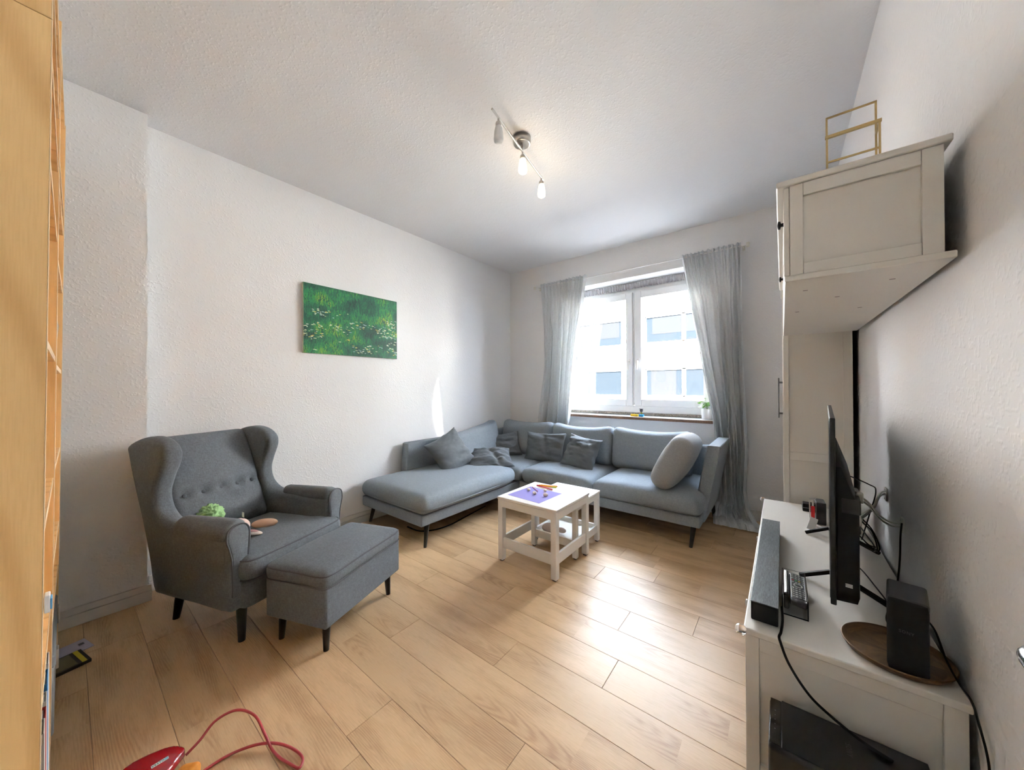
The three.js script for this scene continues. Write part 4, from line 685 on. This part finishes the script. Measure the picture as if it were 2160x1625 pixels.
// ------------------------------------------------------------------ wall cabinet, tall cabinet, wire rack
{
  const x0 = 0.020, x1 = 0.312, za = -1.302, zb = -2.70, ya = 1.603, yb = 1.902;
  const c = thing('wall_cabinet', 'off-white panelled wall cabinet hanging above the television', 'cabinet');
  part('top_board', rbe(x0 - 0.031, x1 + 0.014, yb - 0.018, yb, za + 0.006, zb, 0.004, 2), lacquer, c);
  part('bottom_board', rbe(x0 - 0.013, x1 + 0.018, ya, ya + 0.018, za + 0.006, zb, 0.003), lacquer, c);
  for (const [z, s] of [[za, -1], [zb, 1]]) {
    const sp = part('side_panel', rbe(x0 + 0.02, x1 - 0.02, ya + 0.03, yb - 0.03, z + s * 0.009, z + s * 0.016, 0.001), lacquer, c);
    const st = (a, b, p, q) => rbe(a, b, p, q, z, z + s * 0.02, 0.0014);
    part('stile', st(x0, x0 + 0.03, ya + 0.0185, yb - 0.0185), lacquer, sp); part('stile', st(x1 - 0.036, x1, ya + 0.0185, yb - 0.0185), lacquer, sp);
    part('rail', st(x0 + 0.0305, x1 - 0.0365, yb - 0.055, yb - 0.0185), lacquer, sp); part('rail', st(x0 + 0.0305, x1 - 0.0365, ya + 0.0185, ya + 0.05), lacquer, sp);
  }
  part('back_panel', rbe(x1 - 0.006, x1 - 0.001, ya + 0.018, yb - 0.018, za - 0.022, zb + 0.022, 0.001), flat(0.12, 0.07, 0.045), c);
  for (let i = 0; i < 2; i++) { const z0 = za - 0.004 - i * 0.699, z1 = z0 - 0.692; const d = part('door', join(rbe(x0 - 0.014, x0 - 0.0005, ya + 0.02, yb - 0.02, z0, z0 - 0.06, 0.002), rbe(x0 - 0.014, x0 - 0.0005, ya + 0.02, yb - 0.02, z1 + 0.06, z1, 0.002), rbe(x0 - 0.014, x0 - 0.0005, yb - 0.075, yb - 0.02, z0 - 0.06, z1 + 0.06, 0.002), rbe(x0 - 0.014, x0 - 0.0005, ya + 0.02, ya + 0.075, z0 - 0.06, z1 + 0.06, 0.002)), lacquer, c); part('pane', pbox(x0 - 0.008, x0 - 0.005, ya + 0.07, yb - 0.07, z0 - 0.055, z1 + 0.055), glass, d); part('knob', at(lathe([[0, 0], [0.006, 0], [0.005, 0.006], [0.012, 0.008], [0.012, 0.014], [0, 0.016]], 20).rotateZ(Math.PI / 2), x0 - 0.014, ya + 0.195, z0 - 0.06), blackPlastic, d); }
  part('screw_cap', join([[0.06, -1.45], [0.25, -1.45], [0.15, -1.62], [0.05, -1.85], [0.24, -1.9]].map(([x, z]) => rb(0.012, 0.001, 0.004, x, ya - 0.0003, z, 0.0002))), flat(0.10, 0.06, 0.04), c);

  const t = thing('tall_cabinet', 'tall off-white panelled cabinet beyond the tv bench', 'cabinet');
  const tz0 = -2.795, tz1 = -3.28, tx0 = 0.006, tx1 = 0.322, th = 1.97;
  part('carcass', rbe(tx0 + 0.014, tx1 - 0.012, 0.06, th - 0.02, tz0 - 0.018, tz1, 0.002), lacquer, t);
  part('top_board', rbe(tx0 - 0.012, tx1 + 0.01, th - 0.02, th, tz0 + 0.008, tz1 - 0.008, 0.004, 2), lacquer, t);
  const sp = part('side_panel', rbe(tx0 + 0.02, tx1 - 0.02, 0.06, th - 0.04, tz0 - 0.017, tz0 - 0.010, 0.001), lacquer, t);
  const st = (a, b, p, q) => rbe(a, b, p, q, tz0 - 0.018, tz0, 0.0014);
  part('stile', st(tx0, tx0 + 0.026, 0, th - 0.021), lacquer, sp); part('stile', st(tx1 - 0.04, tx1, 0, th - 0.021), lacquer, sp);
  part('rail', st(tx0 + 0.0265, tx1 - 0.0405, 0.835, 0.885), lacquer, sp); part('rail', st(tx0 + 0.0265, tx1 - 0.0405, th - 0.08, th - 0.021), lacquer, sp); part('rail', st(tx0 + 0.0265, tx1 - 0.0405, 0.05, 0.12), lacquer, sp);
  const d = part('door', rbe(tx0 - 0.004, tx0 + 0.0135, 0.08, th - 0.03, tz0 - 0.02, tz1 + 0.002, 0.002), lacquer, t);
  part('handle', join(rb(0.008, 0.26, 0.012, tx0 - 0.025, 1.22, tz0 - 0.06, 0.003), rb(0.02, 0.012, 0.01, tx0 - 0.013, 1.12, tz0 - 0.06, 0.002), rb(0.02, 0.012, 0.01, tx0 - 0.013, 1.32, tz0 - 0.06, 0.002)), greyPlastic, d);
  part('back_board', rbe(tx1 - 0.012, tx1 - 0.002, 0.06, th - 0.03, tz0 - 0.02, tz1, 0.001), flat(0.10, 0.06, 0.04), t);

  const r = thing('wire_rack', 'thin brass wire rack standing on top of the wall cabinet', 'rack', [0, yb, 0]);
  const rod = (a, b, w = 0.0052) => sqbar(a, b, w), zt = -1.66, zn = -1.58;
  part('tall_frame', join(rod([0.130, 0.003, zt], [0.130, 0.345, zt]), rod([0.252, 0.003, zt], [0.252, 0.345, zt]), rod([0.130, 0.345, zt], [0.252, 0.345, zt]), rod([0.130, 0.003, zt], [0.252, 0.003, zt])), brass, r);
  part('short_frame', join(rod([0.124, 0.003, zn], [0.124, 0.235, zn]), rod([0.248, 0.003, zn], [0.248, 0.235, zn]), rod([0.124, 0.235, zn], [0.248, 0.235, zn], 0.009), rod([0.124, 0.15, zn], [0.248, 0.15, zn]), rod([0.124, 0.003, zn], [0.248, 0.003, zn])), brass, r);
  part('link_rod', join(rod([0.130, 0.003, zt], [0.124, 0.003, zn]), rod([0.252, 0.003, zt], [0.248, 0.003, zn]), rod([0.252, 0.235, zt], [0.248, 0.235, zn])), brass, r);
}

// ------------------------------------------------------------------ bookcases
{
  function bookcase(label, xa, xb, zf, turn, shelves, top) {          // both lean forward a little
    const b = thing('bookcase', label, 'bookcase', [0, 0, zf]); b.rotation.set(-0.0084, turn, 0);
    const D = 0.285, t = 0.018;
    for (const x of [xa, xb]) { const s = x === xa ? [x, x + t] : [x - t, x]; for (const [y0, y1] of [[0, 2.06], [2.0612, top]]) { const p = part('side_board', rbe(s[0], s[1], y0, y1, 0.0015, D, 0.001), birch, b); part('edge_band', rbe(s[0], s[1], y0, y1, 0, 0.0015, 0.0005), birchEdge, p); } }
    for (const y of [...shelves, 2.05, top - 0.009]) { const p = part('shelf', rbe(xa + t + 0.0005, xb - t - 0.0005, y - 0.009, y + 0.009, 0.004, D - 0.01, 0.001), birch, b); part('edge_band', rbe(xa + t + 0.0005, xb - t - 0.0005, y - 0.009, y + 0.009, 0.0025, 0.004, 0.0005), birchEdge, p); }
    part('back_board', rbe(xa + 0.006, xb - 0.006, 0.04, top - 0.01, D - 0.008, D - 0.002, 0.001), birch, b);
    part('plinth', rbe(xa + t, xb - t, 0, 0.06, 0.03, 0.045, 0.001), birch, b);
    return b;
  }
  bookcase('birch bookcase nearest the viewer at the left edge', -1.972, -1.182, 0.0402, -0.0057, [0.07, 0.59, 0.99, 1.40, 1.81, 2.235], 2.42);
  bookcase('second birch bookcase farther along towards the wall pier', -2.762, -1.974, 0.0527, -0.012, [0.07, 0.449, 0.657, 1.01, 1.38, 1.77, 2.145], 2.58);
  // things on the shelves
  const book = (x, w, h, y, col, label, dz = 0) => { const o = thing('binder', label, 'binder', [x, y, 0.0268 + dz], 0, 'binders on the bottom shelf of the near bookcase'); part('cover', join(rbe(-w / 2, -w / 2 + 0.002, 0, h, 0, 0.23, 0.0006), rbe(w / 2 - 0.002, w / 2, 0, h, 0, 0.23, 0.0006), rbe(-w / 2, w / 2, 0, h, 0, 0.002, 0.0006)), col, o); part('pages', rbe(-w / 2 + 0.003, w / 2 - 0.003, 0.003, h - 0.005, 0.004, 0.225, 0.001), flat(0.75, 0.74, 0.70), o); };
  const sy = 0.0795;
  [[-1.245, 0.05, 0.34, flat(0.03, 0.03, 0.03), 'black binder nearest the side board on the bottom shelf'], [-1.32, 0.06, 0.46, flat(0.70, 0.66, 0.62), 'pale binder with loose paper on the bottom shelf'], [-1.40, 0.07, 0.44, flat(0.50, 0.05, 0.04), 'red binder on the bottom shelf'], [-1.48, 0.05, 0.44, flat(0.72, 0.72, 0.70), 'light grey binder on the bottom shelf'], [-1.56, 0.08, 0.45, flat(0.06, 0.26, 0.55), 'blue binder on the bottom shelf'], [-1.665, 0.07, 0.45, flat(0.78, 0.78, 0.76), 'white binder at the far end of the row']].forEach(([x, w, h, c, l]) => book(x, w, h, sy, c, l));
  const jar = thing('glass_lantern', 'tall glass lantern with a black lid on the far bookcase shelf', 'lantern', [-2.29, 1.3895, 0.125]);
  part('glass_body', lathe([[0, 0], [0.05, 0.002], [0.085, 0.02], [0.105, 0.09], [0.11, 0.16], [0.102, 0.225], [0.085, 0.255], [0.08, 0.262]], 40), phy({ color: new THREE.Color().setRGB(0.82, 0.9, 0.95), transmission: 0.85, thickness: 0, roughness: 0.05 }), jar);
  part('neck_ring', new THREE.TorusGeometry(0.086, 0.006, 10, 40).rotateX(Math.PI / 2).translate(0, 0.265, 0), brass, jar);
  part('lid', lathe([[0, 0.335], [0.075, 0.335], [0.09, 0.325], [0.092, 0.272], [0, 0.272]], 40), flat(0.06, 0.055, 0.06), jar);
  const bxo = thing('storage_box', 'grey plastic storage box with metal clasps in the far bookcase', 'storage box', [-2.31, 0.0795, 0.022]);
  part('tub', rbe(-0.29, 0.29, 0, 0.24, 0, 0.25, 0.012, 3), greyPlastic, bxo); part('lid', rbe(-0.296, 0.296, 0.242, 0.29, -0.004, 0.254, 0.010, 3), greyPlastic, bxo); for (const x of [-0.2, 0.2]) part('clasp', rb(0.04, 0.07, 0.008, x, 0.235, -0.006, 0.003), steel, bxo);
  const cl = thing('label_clip', 'small blue and white clip on the front edge of the near bookcase', 'clip', [-1.192, 0.862, 0.0255]);
  part('clip_body', rbe(-0.012, 0.012, -0.018, 0.018, -0.008, -0.0005, 0.002, 2), white, cl); part('blue_tab', rbe(-0.012, 0.012, -0.012, 0.010, -0.0105, -0.008, 0.001), flat(0.10, 0.35, 0.6), cl);
  const dv = thing('dvd_case', 'black and yellow disc case lying on the floor beside the bookcase', 'disc case', [-2.66, 0, -0.005], 0.22);
  part('case', rbe(-0.07, 0.07, 0, 0.015, -0.062, 0.09, 0.002), flat(0.03, 0.028, 0.022, 0.4), dv); part('yellow_stripe', rbe(-0.068, 0.068, 0.0151, 0.0156, -0.050, -0.034, 0.0002), flat(0.55, 0.42, 0.03), dv); part('cover_picture', rbe(-0.06, 0.06, 0.0151, 0.0156, -0.022, 0.085, 0.0002), flat(0.16, 0.13, 0.07), dv);
  const lv = thing('booklet', 'pale lilac booklet on the floor behind the disc case', 'booklet', [-2.80, 0, -0.035], 0.25);
  part('cover', rbe(-0.06, 0.06, 0, 0.004, -0.045, 0.06, 0.001), flat(0.46, 0.42, 0.52, 0.5), lv); part('print_block', rbe(-0.02, 0.0, 0.0041, 0.0044, -0.03, -0.012, 0.0001), flat(0.08, 0.08, 0.1), lv);
}

// ------------------------------------------------------------------ red charger with cord and wooden block on the floor
{
  const c = thing('red_charger', 'red plastic toy case with a red cord on the floor in front', 'toy case', [0, 0, 0]);
  const sh = [[-1.672, 0.262], [-1.655, 0.247], [-1.60, 0.19], [-1.575, 0.12], [-1.60, 0.06], [-1.70, 0.08], [-1.75, 0.13], [-1.74, 0.20], [-1.715, 0.242]];
  const g = slab(sh, 0.03, 0.007, 3, true); g.rotateX(-Math.PI / 2);
  part('case', uvBox(g.translate(0, 0.0152, 0)), phy({ color: new THREE.Color().setRGB(0.30, 0.004, 0.008), roughness: 0.18, clearcoat: 0.4 }), c);
  const lab = part('label_plate', rb(0.012, 0.0006, 0.042, -1.675, 0.0305, -0.20, 0.0002), white, c); lab.geometry.rotateY(0); 
  const tx = letters('VESTO', 0.0075); tx.rotateX(-Math.PI / 2); tx.rotateY(Math.PI / 2); part('label_text', tx.translate(-1.675, 0.0309, -0.195), flat(0.03, 0.03, 0.04), c);
  part('blue_patch', rb(0.011, 0.0003, 0.009, -1.675, 0.0309, -0.2155, 0.0001), flat(0.25, 0.5, 0.6), c);
  const cord = tube([[-1.660, 0.012, -0.262], [-1.665, 0.03, -0.30], [-1.68, 0.055, -0.345], [-1.655, 0.07, -0.40], [-1.58, 0.065, -0.44], [-1.50, 0.035, -0.45], [-1.45, 0.010, -0.455], [-1.40, 0.006, -0.462], [-1.35, 0.006, -0.475], [-1.305, 0.006, -0.492], [-1.325, 0.006, -0.51], [-1.38, 0.008, -0.505], [-1.45, 0.016, -0.47], [-1.51, 0.012, -0.42], [-1.55, 0.006, -0.345], [-1.55, 0.0055, -0.26]], 0.0045, 220, 8);
  part('cord', cord, flat(0.42, 0.05, 0.06, 0.4), c, 'looping red cord');
  const w = soft(0.075, 0.05, 0.055, 0.02, (v) => { v.y += 0.01 * v.x / 0.04; }, 0.008); w.rotateY(0.6);
  solo('orange_toy', uvBox(w.translate(-1.555, 0.028, -0.245)), std({ map: tex(128, 128, (u, v) => { const n = fbm(u * 7, v * 7, 301, 3); return [lerp(225, 190, n), lerp(150, 105, n), lerp(55, 25, n)]; }, { tile: [0.1, 0.1] }), roughness: 0.7 }), 'small orange rounded toy on the floor beside the red cord', 'toy');
}

// ------------------------------------------------------------------ window sill things
{
  const p = thing('potted_plant', 'small green leafy plant in a white pot on the window sill', 'plant', [-0.628, 0.945, -4.165]);
  part('pot', lathe([[0, 0], [0.045, 0], [0.052, 0.01], [0.056, 0.11], [0.053, 0.113], [0.05, 0.10], [0, 0.098]], 32), white, p);
  const leafM = [0, 1].map((k) => phy({ color: new THREE.Color().setRGB(k ? 0.22 : 0.14, k ? 0.45 : 0.32, 0.06), roughness: 0.6, transmission: 0.3, thickness: 0, side: THREE.DoubleSide }));
  for (let i = 0; i < 34; i++) {
    const a = rr(0, 6.283), e = rr(0.1, 1.3), L = rr(0.03, 0.105), c = [Math.cos(a) * Math.cos(e) * L - 0.015, 0.12 + Math.sin(e) * L * 1.05, Math.sin(a) * Math.cos(e) * L * 0.7 + 0.01];
    const g = new THREE.CircleGeometry(rr(0.014, 0.022), 9); const q = g.attributes.position; for (let k = 0; k < q.count; k++) q.setZ(k, 6 * (q.getX(k) * q.getX(k))); g.rotateX(-1.2 + rr(-0.6, 0.6)); g.rotateY(a); g.computeVertexNormals();
    part('leaf', g.translate(...c), leafM[i % 2], p);
    if (i % 3 === 0) part('stem', bar([0, 0.1, 0], c, 0.0012, 5), leafM[0], p);
  }
  const t = thing('toy_figure', 'small dark toy figure on a blue base on the window sill', 'toy', [-1.292, 0.945, -4.105]);
  part('base', rb(0.052, 0.026, 0.04, 0, 0.013, 0, 0.005, 2), flat(0.02, 0.32, 0.65), t); part('torso', rb(0.022, 0.03, 0.018, 0, 0.041, 0, 0.005, 2), flat(0.22, 0.22, 0.04), t); part('head', at(weld(new THREE.IcosahedronGeometry(0.019, 4), null), 0, 0.072, 0), flat(0.06, 0.055, 0.065), t); part('cap', at(rb(0.046, 0.006, 0.03, 0, 0.09, 0, 0.002), 0, 0, 0), flat(0.06, 0.055, 0.065), t);
  solo('yellow_block', rb(0.085, 0.026, 0.035, -1.372, 0.958, -4.107, 0.005, 2), flat(0.80, 0.52, 0.02), 'yellow toy block beside the toy figure on the window sill', 'toy block');
  const lf = new THREE.Shape(); lf.moveTo(-0.08, 0); lf.quadraticCurveTo(-0.02, 0.028, 0.07, 0.01); lf.quadraticCurveTo(0.0, -0.03, -0.08, 0);
  const lg = new THREE.ExtrudeGeometry(lf, { depth: 0.003, bevelEnabled: false }); lg.rotateX(-Math.PI / 2);
  solo('paper_scrap', uvBox(lg.translate(-0.985, 0.9455, -4.12)), flat(0.5, 0.58, 0.66), 'small pale paper scrap lying on the window sill', 'paper');
}

// ------------------------------------------------------------------ open door beside the viewpoint
{
  const d = structGroup('door_1', 'open white door beside the viewpoint with a steel lever');
  part('leaf', rbe(0.245, 0.285, 0.008, 2.03, -0.615, 0.28, 0.003), plainWhite, d);
  part('lever', join(tube([[0.246, 1.048, -0.555], [0.20, 1.048, -0.555], [0.183, 1.048, -0.55], [0.179, 1.048, -0.53], [0.179, 1.048, -0.43]], 0.0095, 60, 16), lathe([[0, 0], [0.025, 0], [0.025, 0.006], [0, 0.008]], 28).rotateZ(Math.PI / 2).translate(0.2449, 1.048, -0.555)), chrome, d);
}

scene.traverse((o) => { if (o.isMesh) { o.castShadow = true; o.receiveShadow = true; } });
renderer.render(scene, camera);
